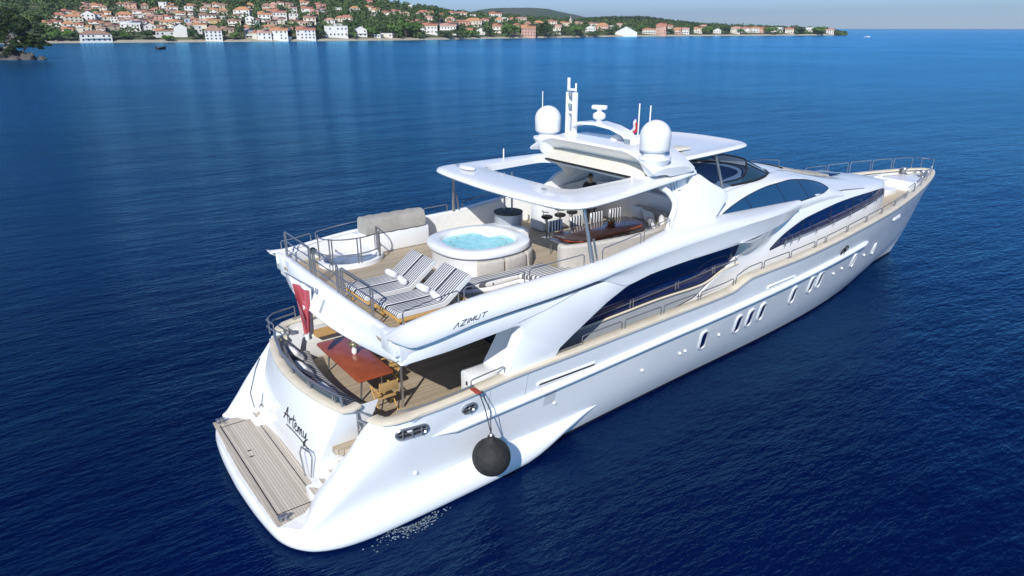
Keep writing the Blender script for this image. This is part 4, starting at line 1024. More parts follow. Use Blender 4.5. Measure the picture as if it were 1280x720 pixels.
# white bar cabinets under the arch
b = MB(); b.box((11.6, 1.75, 5.0), (1.9, .7, 1.0)); b.build('bar_cabinet', M['gel'], Y, bev=.06)
b = MB(); b.box((11.6, 1.70, 5.52), (1.8, .75, .04)); b.build('bar_worktop', M['cream'], Y)
b = MB(); b.box((13.75, .0, 5.1), (.2, 4.3, 1.25)); b.build('helm_bulkhead', M['gel'], Y, bev=.05)

# U shaped settee with a continuous back
def sweep_sofa(path, name, z0, seat_h, back_h, depth, m, th=.16):
    P = catmull([(x, y, 0) for x, y in path], 5); rows = []; rs = []
    for i, p in enumerate(P):
        t = (P[min(i+1, len(P)-1)]-P[max(i-1, 0)]).normalized(); nn = Vector((-t.y, t.x, 0))   # towards the inside
        q = lambda d, z: (p.x+nn.x*d, p.y+nn.y*d, z0+z)
        rows.append([q(0, .0), q(-.02, back_h-.06), q(.03, back_h), q(th-.03, back_h), q(th+.02, back_h-.06), q(th+.06, seat_h), q(th+.06, 0)])
        rs.append([q(th+.03, .05), q(th+.03, seat_h), q(depth-.05, seat_h), q(depth, seat_h-.06), q(depth, .05)])
    b = MB(); b.grid(rows); b.add(rows[0], [tuple(range(7))]); b.add(rows[-1], [tuple(range(7))]); o = b.build(name+'_back', m, Y, ang=40)
    b = MB(); b.grid(rs); b.add(rs[0], [tuple(range(5))]); b.add(rs[-1], [tuple(range(5))]); b.build(name+'_seat', m, Y, ang=40)
sweep_sofa([(8.35, -2.05), (8.45, -2.35), (9.6, -2.62), (11.0, -2.70), (12.1, -2.5), (12.9, -1.95), (13.3, -1.1), (13.4, -.2)], 'settee', 4.5, .44, .86, .72, M['beige'])

# ------------------------------------------------------------------ loose things on the upper deck
def lounger(x, y, label, first=None):
    t = thing('sun_lounger', label, 'sun lounger', (x, y, 4.5), 0, 'striped double sun loungers on the upper deck')
    W2 = .58
    fr = MB()
    for s_ in (-1, 1): fr.box((.95, s_*(W2-.03), .26), (1.95, .06, .09))
    for xx in (.03, 1.0, 1.88): fr.box((xx, 0, .26), (.06, 2*W2-.1, .08))
    fr.build('frame', M['yellow_wood'], t, bev=.01)
    for xx in (.15, 1.75):
        for s_ in (-1, 1): MB().box((xx, s_*(W2-.06), .12), (.07, .07, .24)).build('leg', M['yellow_wood'], t, bev=.008)
    for s_ in (-1, 1):
        P = [(0.0, .33), (-.03, .38), (0.02, .44), (.25, .435), (.7, .43), (1.14, .43), (1.20, .46), (1.82, .92), (1.88, .95), (1.93, .91), (1.91, .85), (1.28, .37), (1.18, .33)]
        P = [(px-.0, pz) for px, pz in P]
        rows = [[(px, s_*(.30+w_*.27), pz-(.012 if abs(w_) == 1 else 0)) for px, pz in P] for w_ in (-1, -.9, 0, .9, 1)]
        b = MB(); b.grid(rows, closed=True); b.add(rows[0], [tuple(range(len(P)))]); b.add(rows[-1], [tuple(range(len(P)))])
        b.build('mattress', M['stripe'] , t, ang=50)
    b = MB(); b.tube([(1.5, -.45, .28), (1.62, -.45, .70)], .02, 6); b.tube([(1.5, .45, .28), (1.62, .45, .70)], .02, 6); b.build('backrest_prop', M['steel'], t)
    return t
l1 = lounger(2.98, -.95, 'striped double sun lounger by the stern rail, nearer the middle of the upper deck')
l2 = dup(l1, (3.10, -2.32, 4.5), 0, 'striped double sun lounger by the stern rail, nearer the starboard coaming')
def towel(x, y, z, rz, label):
    b = MB(); b.tube([(-.20, 0, 0), (-.19, 0, 0), (-.1, .01, 0), (.1, -.01, 0), (.19, 0, 0), (.20, 0, 0)], [.05, .075, .085, .085, .075, .05], 12)
    o = b.build('rolled_towel', M['white_cloth'], None, ang=60); o.location = (x, y, z); o.rotation_euler = (0, 0, rz+PI/2)
    tag(o, label, 'towel', 'rolled white towels on the sun loungers')
for lx, ly, nm in ((2.98, -.95, 'the lounger nearer the middle of the deck'), (3.10, -2.32, 'the lounger nearer the starboard side')):
    towel(lx+1.12, ly+.30, 4.5+.53, .1, 'rolled white towel on the port half of '+nm)
    towel(lx+1.10, ly-.30, 4.5+.53, -.12, 'rolled white towel on the starboard half of '+nm)
# dining table, chairs with striped backs, cushions
t = thing('dining_table', 'dark mahogany dining table under the hardtop beside the settee', 'table', (10.62, -1.32, 4.5), .06)
tp_ = [(-1.62, -.25), (-1.35, -.56), (1.2, -.56), (1.6, -.2), (1.62, .45), (1.45, .56), (-1.4, .56), (-1.62, .35)]
b = MB(); b.prism(tp_, .70, .75); b.build('table_top', M['table'], t, bev=.015)
for x in (-.8, .8): MB().lathe((x, 0, 0), [(.28, 0), (.26, .03), (.07, .06), (.07, .68), (.16, .70)], 18).build('pedestal', M['steel'], t)
b = MB(); b.box((0, -.0, .62), (2.7, .74, .12)); b.build('apron', M['table2'], t, bev=.01)
ch_spots = ((9.55, 'aftmost of the row'), (10.38, 'second from the stern end of the row'), (11.2, 'third from the stern end of the row'), (12.0, 'foremost of the row'))
def chair(x, y, lab):
    t = thing('dining_chair', lab, 'chair', (x, y, 4.5), 0, 'chairs along the mahogany table under the hardtop')
    for a in (-.24, .24):
        for c in (-.22, .22): MB().tube([(a, c, 0), (a*.9, c*.9, .44)], .018, 6).build('leg', M['steel'], t)
    MB().box((0, 0, .46), (.50, .48, .06)).build('seat', M['white_cloth'], t, bev=.02)
    for a in (-.24, .24): MB().tube([(a, .24, .44), (a, .30, .98)], .018, 6).build('back_post', M['steel'], t)
    b = MB(); b.box((0, .30, .82), (.52, .07, .34)); b.build('backrest', M['stripe_x'], t, bev=.03)
    return t
c0 = chair(ch_spots[0][0], -.80, 'striped back dining chair at the mahogany table, '+ch_spots[0][1])
for x, l_ in ch_spots[1:]: dup(c0, (x, -.80, 4.5), 0, 'striped back dining chair at the mahogany table, '+l_)
def pillow(x, y, z, w_, h_, rx, rz, m, label, group='loose cushions on the settee'):
    b = MB(); rows = []
    for i in range(9):
        u = -1+2*i/8; r = []
        for j in range(9):
            v = -1+2*j/8; k = (1-u**4)*(1-v**4); r.append((u*w_/2*(1-.05*(1-abs(v))), .09*k**.5, v*h_/2*(1-.05*(1-abs(u)))))
        rows.append(r)
    b.grid(rows); b.grid([[(p[0], -p[1], p[2]) for p in r] for r in rows])
    o = b.build('cushion', m, None, ang=75); o.location = (x, y, z); o.rotation_euler = (rx, 0, rz)
    tag(o, label, 'cushion', group)
pillow(12.95, -.55, 5.22, .50, .46, R(-18), R(95), M['white_cloth'], 'white cushion at the forward end of the settee, nearer the bar')
pillow(12.85, -1.15, 5.20, .52, .46, R(-20), R(80), M['white_cloth'], 'white cushion at the forward end of the settee, middle of three')
pillow(12.15, -1.95, 5.18, .55, .50, R(-25), R(55), M['stripe_x'], 'large black and white striped cushion in the corner of the settee')
pillow(12.5, -2.0, 5.26, .46, .44, R(-15), R(40), M['white_cloth'], 'small white cushion behind the striped one in the settee corner')
b = MB(); b.lathe((0, 0, 0), [(.02, 0), (.10, 0), (.17, .06), (.19, .08), (.17, .075), (.02, .03)], 20)
t = thing('fruit_bowl', 'bowl of oranges with green leaves on the mahogany dining table', 'bowl', (11.1, -1.25, 5.252))
b.build('bowl', M['steel'], t)
for k in range(7):
    a = k*.9; rr_ = .08 if k < 5 else .0; b = MB(); b.lathe((rr_*math.cos(a), rr_*math.sin(a), .05+(.05 if k > 4 else 0)+.02*(k == 6)), [(.001, -.04), (.03, -.03), (.042, 0), (.03, .03), (.001, .04)], 10); b.build('orange', M['orange'], t)
random.seed(5); b = MB()
for k in range(24):
    a = random.uniform(0, 6.28); r_ = random.uniform(.02, .14); p = Vector((r_*math.cos(a), r_*math.sin(a), random.uniform(.08, .22))); d = Vector((math.cos(a)*.05, math.sin(a)*.05, .04)); s_ = Vector((-math.sin(a), math.cos(a), 0))*.02
    b.add([p-d, p+s_, p+d, p-s_], [(0, 1, 2, 3)])
b.build('leaf', M['leaf'], t)
# bar stools behind the tub
def stool(x, y, lab):
    t = thing('bar_stool', lab, 'stool', (x, y, 4.5), 0, 'chromed bar stools under the hardtop')
    b = MB(); b.lathe((0, 0, 0), [(.19, 0), (.18, .02), (.03, .05), (.03, .62), (.05, .63)], 14); b.build('stem', M['steel'], t)
    b = MB(); b.lathe((0, 0, .63), [(.15, 0), (.18, .02), (.18, .07), (.14, .09)], 16); b.build('seat', M['dark'], t)
    b = MB(); b.tube([(-.15*math.cos(a), .17*math.sin(a), .86) for a in lin(-1.2, 1.2, 8)], .02, 6); b.tube([(-.14, .0, .68), (-.15, .0, .86)], .015, 6); b.build('backrest', M['steel'], t)
    return t
s0 = stool(10.35, .85, 'chromed bar stool beside the round bar counter, nearest the stern')
dup(s0, (10.85, .80, 4.5), .4, 'chromed bar stool in front of the white bar cabinet, middle of three'); dup(s0, (11.4, .85, 4.5), -.3, 'chromed bar stool in front of the white bar cabinet, nearest the bow')

# ------------------------------------------------------------------ cockpit
t = thing('cockpit_table', 'long varnished mahogany table in the aft cockpit', 'table', (3.35, .42, 1.75), 0)
b = MB(); b.prism([(-.46, -1.4), (.46, -1.4), (.50, -1.3), (.50, 1.3), (.46, 1.4), (-.46, 1.4), (-.50, 1.3), (-.50, -1.3)], .72, .77); b.build('table_top', M['table'], t, bev=.012)
for y in (-1.05, 1.05):
    for x in (-.32, .32): MB().tube([(x, y, 0), (x*.8, y, .72)], .028, 8).build('leg', M['steel'], t)
t2 = thing('vase', 'small white vase of pale flowers on the cockpit table', 'vase', (3.45, .55, 2.522))
MB().lathe((0, 0, 0), [(.05, 0), (.075, .05), (.07, .14), (.05, .17), (.055, .19)], 16).build('pot', M['white_plastic'], t2)
b = MB(); bp = MB(); random.seed(2)
for k in range(60):
    a = random.uniform(0, 6.28); r_ = random.uniform(0, .17); p = Vector((r_*math.cos(a), r_*math.sin(a), .22+random.uniform(-.02, .14))); q = Vector((random.gauss(0, 1), random.gauss(0, 1), random.gauss(0, 1))).normalized()*.035; s_ = q.orthogonal().normalized()*.022
    (b if k % 3 else bp).add([p-q, p+s_, p+q, p-s_], [(0, 1, 2, 3)])
b.build('foliage', M['leaf'], t2); bp.build('blossom', M['petal'], t2)
def dchair(x, y, rz, lab):
    t = thing('cockpit_chair', lab, 'chair', (x, y, 1.75), rz, 'tan folding chairs round the cockpit table')
    for a in (-.24, .24):
        b = MB(); b.tube([(a, -.22, 0), (a, .24, .60)], .018, 6); b.tube([(a, .22, 0), (a, -.24, .60)], .018, 6); b.tube([(a, -.26, .62), (a, .26, .62)], .022, 6); b.build('leg', M['yellow_wood'], t)
    MB().box((0, 0, .44), (.46, .44, .03)).build('seat', M['tan'], t, bev=.01)
    for a in (-.24, .24): MB().tube([(a, .24, .55), (a, .30, .92)], .02, 6).build('back_post', M['yellow_wood'], t)
    b = MB(); b.box((0, .29, .78), (.50, .03, .24)); b.build('backrest', M['tan'], t, bev=.008)
    return t
d0 = dchair(3.35, -1.35, PI, 'tan folding chair at the starboard end of the cockpit table')
dup(d0, (4.15, 1.55, 1.75), -PI/2, 'tan folding chair on the forward side of the cockpit table, near its port end')
dup(d0, (4.15, -.15, 1.75), -PI/2, 'tan folding chair on the forward side of the cockpit table, near the middle')
# aft bench with ticking upholstery and white cushions
b = MB(); b.grid([[(xc(y)+.28, y, 1.75), (xc(y)+.28, y, 2.20), (xc(y)+1.0, y, 2.20), (xc(y)+1.0, y, 1.75)] for y in lin(-1.75, 1.9, 14)]); b.build('aft_bench', M['gel'], Y)
b = MB(); b.grid([[(xc(y)+.28, y, 2.20), (xc(y)+.28, y, 2.64), (xc(y)+.40, y, 2.66), (xc(y)+.50, y, 2.36), (xc(y)+.98, y, 2.33), (xc(y)+1.03, y, 2.28), (xc(y)+1.02, y, 2.20)] for y in lin(-1.75, 1.9, 14)]); b.build('bench_upholstery', M['stripe_pad'], Y, ang=50)
for y, l_ in ((1.55, 'white cushion on the striped cockpit bench, at its port end'), (.55, 'white cushion on the striped cockpit bench, near its middle'), (-.9, 'white cushion on the striped cockpit bench, at its starboard end')):
    pillow(xc(y)+.62, y, 2.50, .62, .40, R(-40), R(92), M['white_cloth'], l_, 'white cushions on the cockpit bench')
# port side sideboard in the cockpit
b = MB(); b.box((3.0, 2.85, 2.1), (1.9, .75, .72)); b.build('cockpit_sideboard', M['gel_matte'], Y, bev=.05)
b = MB(); b.box((3.45, 2.55, 2.47), (.75, .55, .025)); b.build('sideboard_top', M['yellow_wood'], Y)
b = MB(); b.lathe((2.55, 2.55, 2.46), [(.10, 0), (.11, .02), (.11, .22), (.09, .24)], 16); b.build('mooring_bollard', M['steel'], Y)
for x in (2.95, 3.15): MB().lathe((x, 2.5, 2.465), [(.03, 0), (.03, .006)], 8).build('deck_socket', M['soot'], Y)
# mooring gear and rails in the port quarter
b = MB()
for z in (2.9, 3.1): b.tube([(1.95, 2.45, z), (1.9, 2.9, z), (2.2, 3.25, z), (2.9, 3.42, z)], .022, 6)
for x, y in ((1.95, 2.45), (2.0, 3.05), (2.9, 3.42)): b.tube([(x, y, 2.6), (x, y, 3.1)], .022, 6)
b.build('quarter_rail', M['steel'], Y)
b = MB(); b.lathe((2.35, 2.75, 1.75), [(.2, 0), (.2, .3), (.12, .36), (.12, .55), (.2, .6), (.18, .66)], 16); b.build('capstan', M['steel'], Y)
b = MB(); b.lathe((2.35, -2.55, 1.75), [(.16, 0), (.16, .2), (.1, .26), (.1, .4), (.16, .45)], 16); b.build('capstan', M['steel'], Y)

# ------------------------------------------------------------------ fender and its line
fc = Vector((4.70, -4.08, 1.28))
t = thing('ball_fender', 'big round black fender hanging against the starboard quarter', 'fender', fc)
b = MB(); b.lathe((0, 0, 0), [(.02, -.50), (.10, -.49)]+[(.46*math.cos(a), .46*math.sin(a)) for a in lin(-1.25, 1.15, 16)]+[(.13, .46), (.09, .52), (.08, .58), (.02, .60)], 36); b.build('ball', M['fender'], t, ang=60)
b = MB(); b.lathe((0, 0, .56), [(.05, 0), (.06, .04), (.03, .08)], 12); b.build('neck', M['steel'], t)
tp0 = Vector((4.56, -3.80, 2.95)); tl = fc+Vector((0, 0, .62))
b = MB(); b.tube([tp0, tp0.lerp(tl, .4)+Vector((.02, -.04, -.02)), tl], .014, 6); b.tube([tp0+Vector((.08, 0, 0)), tp0.lerp(tl, .45)+Vector((.12, -.06, 0)), tl], .012, 6); b.tube([tl, tl+Vector((.02, .02, .12)), tl+Vector((-.03, 0, .02))], .016, 6)
tag(b.build('fender_line', M['rope'], None), 'thin dark rope from the cap rail down to the black ball fender', 'rope')
b = MB(); b.box((4.52, -3.74, 2.95), (.13, .30, .04)); b.build('fender_pad', M['red_tape'], Y, bev=.01)

# ------------------------------------------------------------------ flags
def flag_mat(name, fn):
    m = mat(name, (.5, .5, .5), .8); b_ = fn(m); L(m, b_, BS(m).inputs['Base Color']); return m
def ens(m):           # red field, white border, pale cross: local x along the hoist run, z down
    v = texco(m, 'UV'); sp = N(m, 'ShaderNodeSeparateXYZ'); L(m, v, sp.inputs[0]); u, w_ = sp.outputs[0], sp.outputs[1]
    bx = math_node(m, 'GREATER_THAN', math_node(m, 'ABSOLUTE', math_node(m, 'SUBTRACT', u, .5)), .36); by = math_node(m, 'GREATER_THAN', math_node(m, 'ABSOLUTE', math_node(m, 'SUBTRACT', w_, .5)), .40)
    au = math_node(m, 'ABSOLUTE', math_node(m, 'SUBTRACT', u, .5)); aw = math_node(m, 'ABSOLUTE', math_node(m, 'SUBTRACT', w_, .5))
    mxx = math_node(m, 'MAXIMUM', au, aw); mnn = math_node(m, 'MINIMUM', au, aw)
    cr_ = math_node(m, 'MULTIPLY', math_node(m, 'LESS_THAN', mxx, .11), math_node(m, 'LESS_THAN', mnn, math_node(m, 'MULTIPLY', mxx, .42)))
    k = math_node(m, 'MAXIMUM', math_node(m, 'MAXIMUM', bx, by), cr_)
    mx = N(m, 'ShaderNodeMix'); mx.data_type = 'RGBA'; L(m, k, mx.inputs[0]); mx.inputs[6].default_value = (.42, .075, .095, 1); mx.inputs[7].default_value = (.74, .72, .72, 1); return mx.outputs[2]
def tri(m):
    v = texco(m, 'UV'); sp = N(m, 'ShaderNodeSeparateXYZ'); L(m, v, sp.inputs[0])
    r = ramp(m, sp.outputs[1], [(0, (.02, .05, .30)), (.36, (.75, .75, .75)), (.66, (.55, .02, .03))]); r.color_ramp.interpolation = 'CONSTANT'; return r.outputs[0]
M['ensign'] = flag_mat('ensign_cloth', ens); M['tricolour'] = flag_mat('tricolour_cloth', tri)
def cloth(name, m, parent, fn, nu=24, nv=24):
    b = MB(); b.grid([[fn(i/nu, j/nv) for j in range(nv+1)] for i in range(nu+1)]); o = b.build(name, m, parent, ang=180)
    uv = o.data.uv_layers.new(name='UVMap')
    P = [Vector(fn(i/nu, j/nv)) for i in range(nu+1) for j in range(nv+1)]
    for lp in o.data.loops:
        i = lp.vertex_index
        co = o.data.vertices[i].co
        k = min(range(len(P)), key=lambda q: (P[q]-co).length_squared) if len(o.data.vertices) != len(P) else i
        uv.data[lp.index].uv = ((k//(nv+1))/nu, (k % (nv+1))/nv)
    return o
A = Vector((2.47, .32, 4.66)); Bq = Vector((2.02, .92, 5.0))
fs = thing('ensign_staff', 'slanting steel flagstaff on the stern of the upper deck', 'flagstaff', A)
MB().tube([(0, 0, 0), tuple((Bq-A)*1.1)], [.028, .018], 8).build('pole', M['steel'], fs); MB().lathe((0, 0, -.06), [(.06, 0), (.05, .06), (.03, .1)], 10).build('socket', M['steel'], fs)
def ensfn(u, v):      # u along the staff, v downwards; hangs in folds and gathers to a point
    top = A.lerp(Bq, .12+.88*u); k = v; drop = 1.75*v*(1-.25*(1-u))
    gx = top.x+(2.32-top.x)*k**1.1*.8; gy = top.y+(.62-top.y)*k**.9*.85
    return (gx+.10*math.sin(u*13+v*2)*(.2+k), gy+.12*math.sin(u*11+1+v*1.5)*(.3+k), top.z-drop)
cl = cloth('ensign', M['ensign'], None, ensfn); tag(cl, 'red ensign with a white border and cross hanging limp from the stern flagstaff', 'flag')
fl0 = Vector((12.75, -.55, 8.5))
def cfn(u, v): return (fl0.x-.42*u-.05*math.sin(v*5), fl0.y+.10*math.sin(u*6+v*2)+.05*u, fl0.z-.52-.40*u-(1-v)*-.30+.0)
cl = cloth('courtesy_flag', M['tricolour'], None, cfn, 10, 10); tag(cl, 'small red white and blue courtesy flag flying above the radar arch', 'flag')

# ------------------------------------------------------------------ person standing under the hardtop
def skin_body(name, joints, edges, m, parent, sub=2):
    me = bpy.data.meshes.new(name); me.from_pydata([j[0] for j in joints], edges, []); o = bpy.data.objects.new(name, me); COL.objects.link(o)
    md = o.modifiers.new('skin', 'SKIN')
    for i, j in enumerate(joints):
        r = j[1]; me.skin_vertices[0].data[i].radius = (r, r) if not isinstance(r, tuple) else r
    me.skin_vertices[0].data[0].use_root = True
    s_ = o.modifiers.new('sub', 'SUBSURF'); s_.levels = sub; s_.render_levels = sub
    me.materials.append(m); dg = bpy.context.evaluated_depsgraph_get(); me2 = bpy.data.meshes.new_from_object(o.evaluated_get(dg)); me2.name = name
    for p in me2.polygons: p.use_smooth = True
    bpy.data.objects.remove(o); o = bpy.data.objects.new(name, me2); COL.objects.link(o)
    if parent: o.parent = parent
    return o
pr = thing('person', 'person in a black shirt and dark glasses standing under the hardtop', 'person', (12.35, 1.05, 4.5), R(200))
# local frame: faces -x after rotation is towards +x here
J = [((0, 0, .95), (.15, .12)), ((0, 0, 1.12), (.15, .12)), ((0, 0, 1.32), (.17, .12)), ((0, 0, 1.45), (.10, .09)), ((0, 0, 1.53), .055), ((.01, 0, 1.60), .062), ((.015, 0, 1.68), (.085, .095)), ((.01, 0, 1.76), (.06, .07)),
     ((0, .19, 1.42), .062), ((.02, .26, 1.16), .048), ((.16, .20, .96), .036), ((.22, .17, .93), .036), ((0, -.19, 1.42), .062), ((-.02, -.27, 1.15), .048), ((.06, -.28, .90), .036), ((.08, -.28, .83), .034),
     ((0, .10, .88), .095), ((.02, .11, .50), .066), ((0, .12, .10), .045), ((.12, .13, .04), .04), ((0, -.10, .88), .095), ((.0, -.12, .50), .066), ((-.02, -.13, .10), .045), ((.10, -.14, .04), .04)]
Eg = [(0, 1), (1, 2), (2, 3), (3, 4), (4, 5), (5, 6), (6, 7), (3, 8), (8, 9), (9, 10), (10, 11), (3, 12), (12, 13), (13, 14), (14, 15), (0, 16), (16, 17), (17, 18), (18, 19), (0, 20), (20, 21), (21, 22), (22, 23)]
body = skin_body('body', J, Eg, M['skin'], pr)
sj = [(p, (r[0]+.018, r[1]+.018) if isinstance(r, tuple) else r+.014) for p, r in J]
idx = [0, 1, 2, 3, 8, 9, 12, 13]; mp_ = {k: i for i, k in enumerate(idx)}
skin_body('shirt', [(sj[k][0], sj[k][1]) for k in idx], [(mp_[a], mp_[b_]) for a, b_ in Eg if a in mp_ and b_ in mp_], M['black_cloth'], pr)
idx = [0, 16, 17, 18, 20, 21, 22]; mp_ = {k: i for i, k in enumerate(idx)}
skin_body('trousers', [(sj[k][0], sj[k][1]) for k in idx], [(mp_[a], mp_[b_]) for a, b_ in Eg if a in mp_ and b_ in mp_], M['black_cloth'], pr)
for s_ in (-1, 1):
    skin_body('shoe', [((-.02, s_*.13, .05), .05), ((.10, s_*.135, .04), .045), ((.19, s_*.14, .035), .035)], [(0, 1), (1, 2)], M['dark'], pr, 1)
    hx_, hy_, hz2 = (.25, .16, .92) if s_ > 0 else (.09, -.285, .78)
    for k in range(4): skin_body('finger', [((hx_-.01, hy_+(.024*k-.036), hz2+.02), .010), ((hx_+.03, hy_+(.024*k-.036), hz2-.015), .009), ((hx_+.03, hy_+(.022*k-.034), hz2-.045-.004*(k in (1, 2))), .008)], [(0, 1), (1, 2)], M['skin'], pr, 1)
    skin_body('thumb', [((hx_-.03, hy_-.03*s_, hz2+.03), .011), ((hx_+.01, hy_-.05*s_, hz2+.0), .010), ((hx_+.03, hy_-.045*s_, hz2-.02), .009)], [(0, 1), (1, 2)], M['skin'], pr, 1)
    MB().lathe((0, 0, 0), [(.001, -.02), (.016, -.01), (.02, .012), (.001, .02)], 8).build('ear', M['skin'], pr).location = (.01, s_*.088, 1.665)
b = MB(); rows = []
for i in range(9):
    a = PI/2*i/8; rows.append([(.0+.098*math.cos(a)*math.cos(q), .092*math.cos(a)*math.sin(q), 1.715+.085*math.sin(a)+(.0 if math.cos(q) > .2 else -.06*(1-i/8))) for q in [2*PI*k/20 for k in range(20)]])
b.grid(rows, closed=True); b.build('hair', M['hair'], pr)
b = MB(); b.box((.098, 0, 1.685), (.02, .13, .035)); b.build('sunglasses', M['dark'], pr, bev=.008)
b = MB(); b.add([(.09, -.014, 1.645), (.09, .014, 1.645), (.118, 0, 1.648), (.092, 0, 1.69)], [(0, 1, 2), (0, 2, 3), (1, 3, 2)]); b.build('nose', M['skin'], pr)
b = MB(); b.box((.088, 0, 1.622), (.012, .045, .008)); b.build('mouth', M['red_tape'], pr)

# ================================================================== FAR SHORE
random.seed(11)
M['ground'] = mat('shore_ground', (.2, .2, .1), .9)
m = M['ground']; g_ = N(m, 'ShaderNodeNewGeometry'); sp = N(m, 'ShaderNodeSeparateXYZ'); L(m, g_.outputs['Position'], sp.inputs[0])
nn_ = noise_node(m, g_.outputs['Position'], .08, 5); rg = ramp(m, nn_.outputs[0], [(.35, (.05, .075, .025)), (.55, (.09, .11, .045)), (.72, (.24, .20, .13))])
st_ = noise_node(m, g_.outputs['Position'], .6, 4); rs_ = ramp(m, st_.outputs[0], [(.3, (.30, .26, .20)), (.7, (.48, .43, .35))])
lt = math_node(m, 'LESS_THAN', math_node(m, 'ADD', sp.outputs[2], math_node(m, 'MULTIPLY', nn_.outputs[0], 1.2)), 2.5)
mx = N(m, 'ShaderNodeMix'); mx.data_type = 'RGBA'; L(m, lt, mx.inputs[0]); L(m, rg.outputs[0], mx.inputs[6]); L(m, rs_.outputs[0], mx.inputs[7]); L(m, mx.outputs[2], BS(m).inputs['Base Color'])
M['rock'] = vary('shore_rock', (.04, .036, .034), (.14, .12, .11), 1.2, .9, .3)
def foliage(name, c1, c2, c3, sc=.12):
    m = mat(name, c1, .8, spec=.2); g_ = N(m, 'ShaderNodeNewGeometry'); n = noise_node(m, g_.outputs['Position'], sc, 4, .7)
    r = ramp(m, n.outputs[0], [(.32, c1), (.52, c2), (.7, c3)]); L(m, r.outputs[0], BS(m).inputs['Base Color']); return m
M['forest'] = foliage('wood_foliage', (.035, .068, .026), (.075, .125, .04), (.15, .20, .06))
M['broad'] = foliage('broadleaf_foliage', (.05, .11, .025), (.09, .17, .035), (.15, .24, .05), .4)
M['darkfol'] = foliage('dark_foliage', (.022, .048, .02), (.045, .08, .03), (.08, .12, .04), .3)
M['pinefol'] = foliage('pine_foliage', (.010, .024, .008), (.024, .046, .013), (.06, .09, .025), .5)
M['farfol'] = foliage('far_wood', (.05, .09, .05), (.075, .11, .06), (.13, .085, .10), .006)
M['bark'] = vary('grey_bark', (.16, .14, .12), (.30, .27, .24), 2, .9)
M['bark_d'] = vary('brown_bark', (.07, .05, .04), (.12, .09, .07), 2, .9)
M['win'] = mat('house_window', (.035, .045, .06), .2)
wallc = {'white': (.72, .70, .65), 'cream': (.68, .62, .50), 'salmon': (.62, .36, .27), 'tan': (.44, .37, .28), 'blue': (.50, .54, .62), 'ochre': (.55, .42, .22)}  # blue stands for walls in shade, the shade put into their colour
roofc = {'orange': (.52, .26, .13), 'red': (.44, .19, .125), 'brown': (.34, .20, .14), 'pink': (.52, .31, .24), 'white': (.72, .71, .69), 'grey': (.32, .31, .31)}
MW = {k: vary(k+'_render_wall', tuple(q*.9 for q in c), c, .5, .85) for k, c in wallc.items()}
MR = {k: vary(k+'_tiles', tuple(q*.75 for q in c), tuple(min(.9, q*1.2) for q in c), 1.1, .8) for k, c in roofc.items()}

def hdir(u):
    r = ray(u, HOR); r.z = 0; return r.normalized()
vs_t = crv([(-260, 57), (0, 55), (60, 54), (200, 53), (330, 52), (400, 51.4), (500, 50.3), (600, 48.6), (700, 47), (800, 45.6), (900, 44.9), (1000, 44.3), (1090, 44)])
vr_t = crv([(-260, -30), (0, -24), (200, -20), (350, -12), (430, -2), (475, 5), (520, 12), (560, 17), (600, 21), (650, 24), (700, 27), (760, 29), (830, 31), (900, 35), (1000, 38), (1090, 42)])
W_t = crv([(-260, 420), (200, 380), (420, 330), (560, 260), (700, 190), (830, 140), (1000, 60), (1090, 30)])
def Dsh(u):
    p = onz(u, vs_t(u), 0)-CAMLOC; p.z = 0; return p.length
def zat(u, v, d):        # height of the ray through (u, v) at horizontal distance d
    r = ray(u, v); h = math.hypot(r.x, r.y); return CAMLOC.z+r.z/h*d
def ground(u, s):        # s 0 shore .. 1 ridge .. 2 far side
    D = Dsh(u); Wd = W_t(u); d = D+s*Wd; zr = max(2.0, zat(u, vr_t(u), D+Wd))
    tip = sm(1062, 1030, u)
    if s <= 1: z = 1.3*sm(0, .012, s)+(zr-1.3)*max(0, s-.012)**.92
    else: z = 1.3+(zr-1.3)*(1-sm(1, 2.6, s)*1.0)
    z = z+1.2*mnoise.noise(Vector((u*.02, s*5, 0)))*sm(.02, .2, s)
    p = CAMLOC+hdir(u)*d; return Vector((p.x, p.y, -1.2+(z+1.2)*max(tip, 0)))
def locate(u, v):        # where the ray meets the slope
    lo = None
    for i in range(400):
        s = i/200; p = ground(u, s); d = math.hypot(p.x-CAMLOC.x, p.y-CAMLOC.y)
        if p.z >= zat(u, v, d) and s > .004: return p, s
    return ground(u, 1), 1
tb = MB(); us = [(-260+i*12) for i in range(112)]
ss = [-.01, 0, .004, .010, .02]+[.05*i for i in range(1, 21)]+[1.1, 1.25, 1.45, 1.7, 2.0, 2.4, 2.7]
rows = []
for u in us:
    rows.append([ground(u, s) if s >= 0 else Vector((*(ground(u, s)).xy, -1.5)) for s in ss])
tb.grid(rows); struct(tb.build('hillside', M['ground'], None, ang=60))
# far hills
def hills(name, pts, dist, depth, m):
    f = crv(pts); rows = []
    for u in lin(pts[0][0], pts[-1][0], 60):
        zt = zat(u, f(u)+.25*mnoise.noise(Vector((u*.15, 3, 1))), dist); base = CAMLOC+hdir(u)*dist; r = []
        for k in lin(0, 1, 12):
            d = dist-depth*.5+depth*k; q = CAMLOC+hdir(u)*d; r.append((q.x, q.y, -2+(zt+2)*math.sin(PI*min(1, k))**.8))
        rows.append(r)
    b = MB(); b.grid(rows); return struct(b.build(name, m, None, ang=60))
hills('far_hill', [(540, 33), (560, 20), (585, 15.5), (620, 10.5), (655, 10), (680, 11), (700, 15), (720, 19), (745, 24), (790, 28), (840, 36)], 2700, 1500, M['farfol'])
hills('wooded_point', [(690, 35), (730, 25), (760, 22.5), (795, 22), (820, 24.5), (850, 28), (890, 32), (940, 37)], 1500, 420, M['forest'])

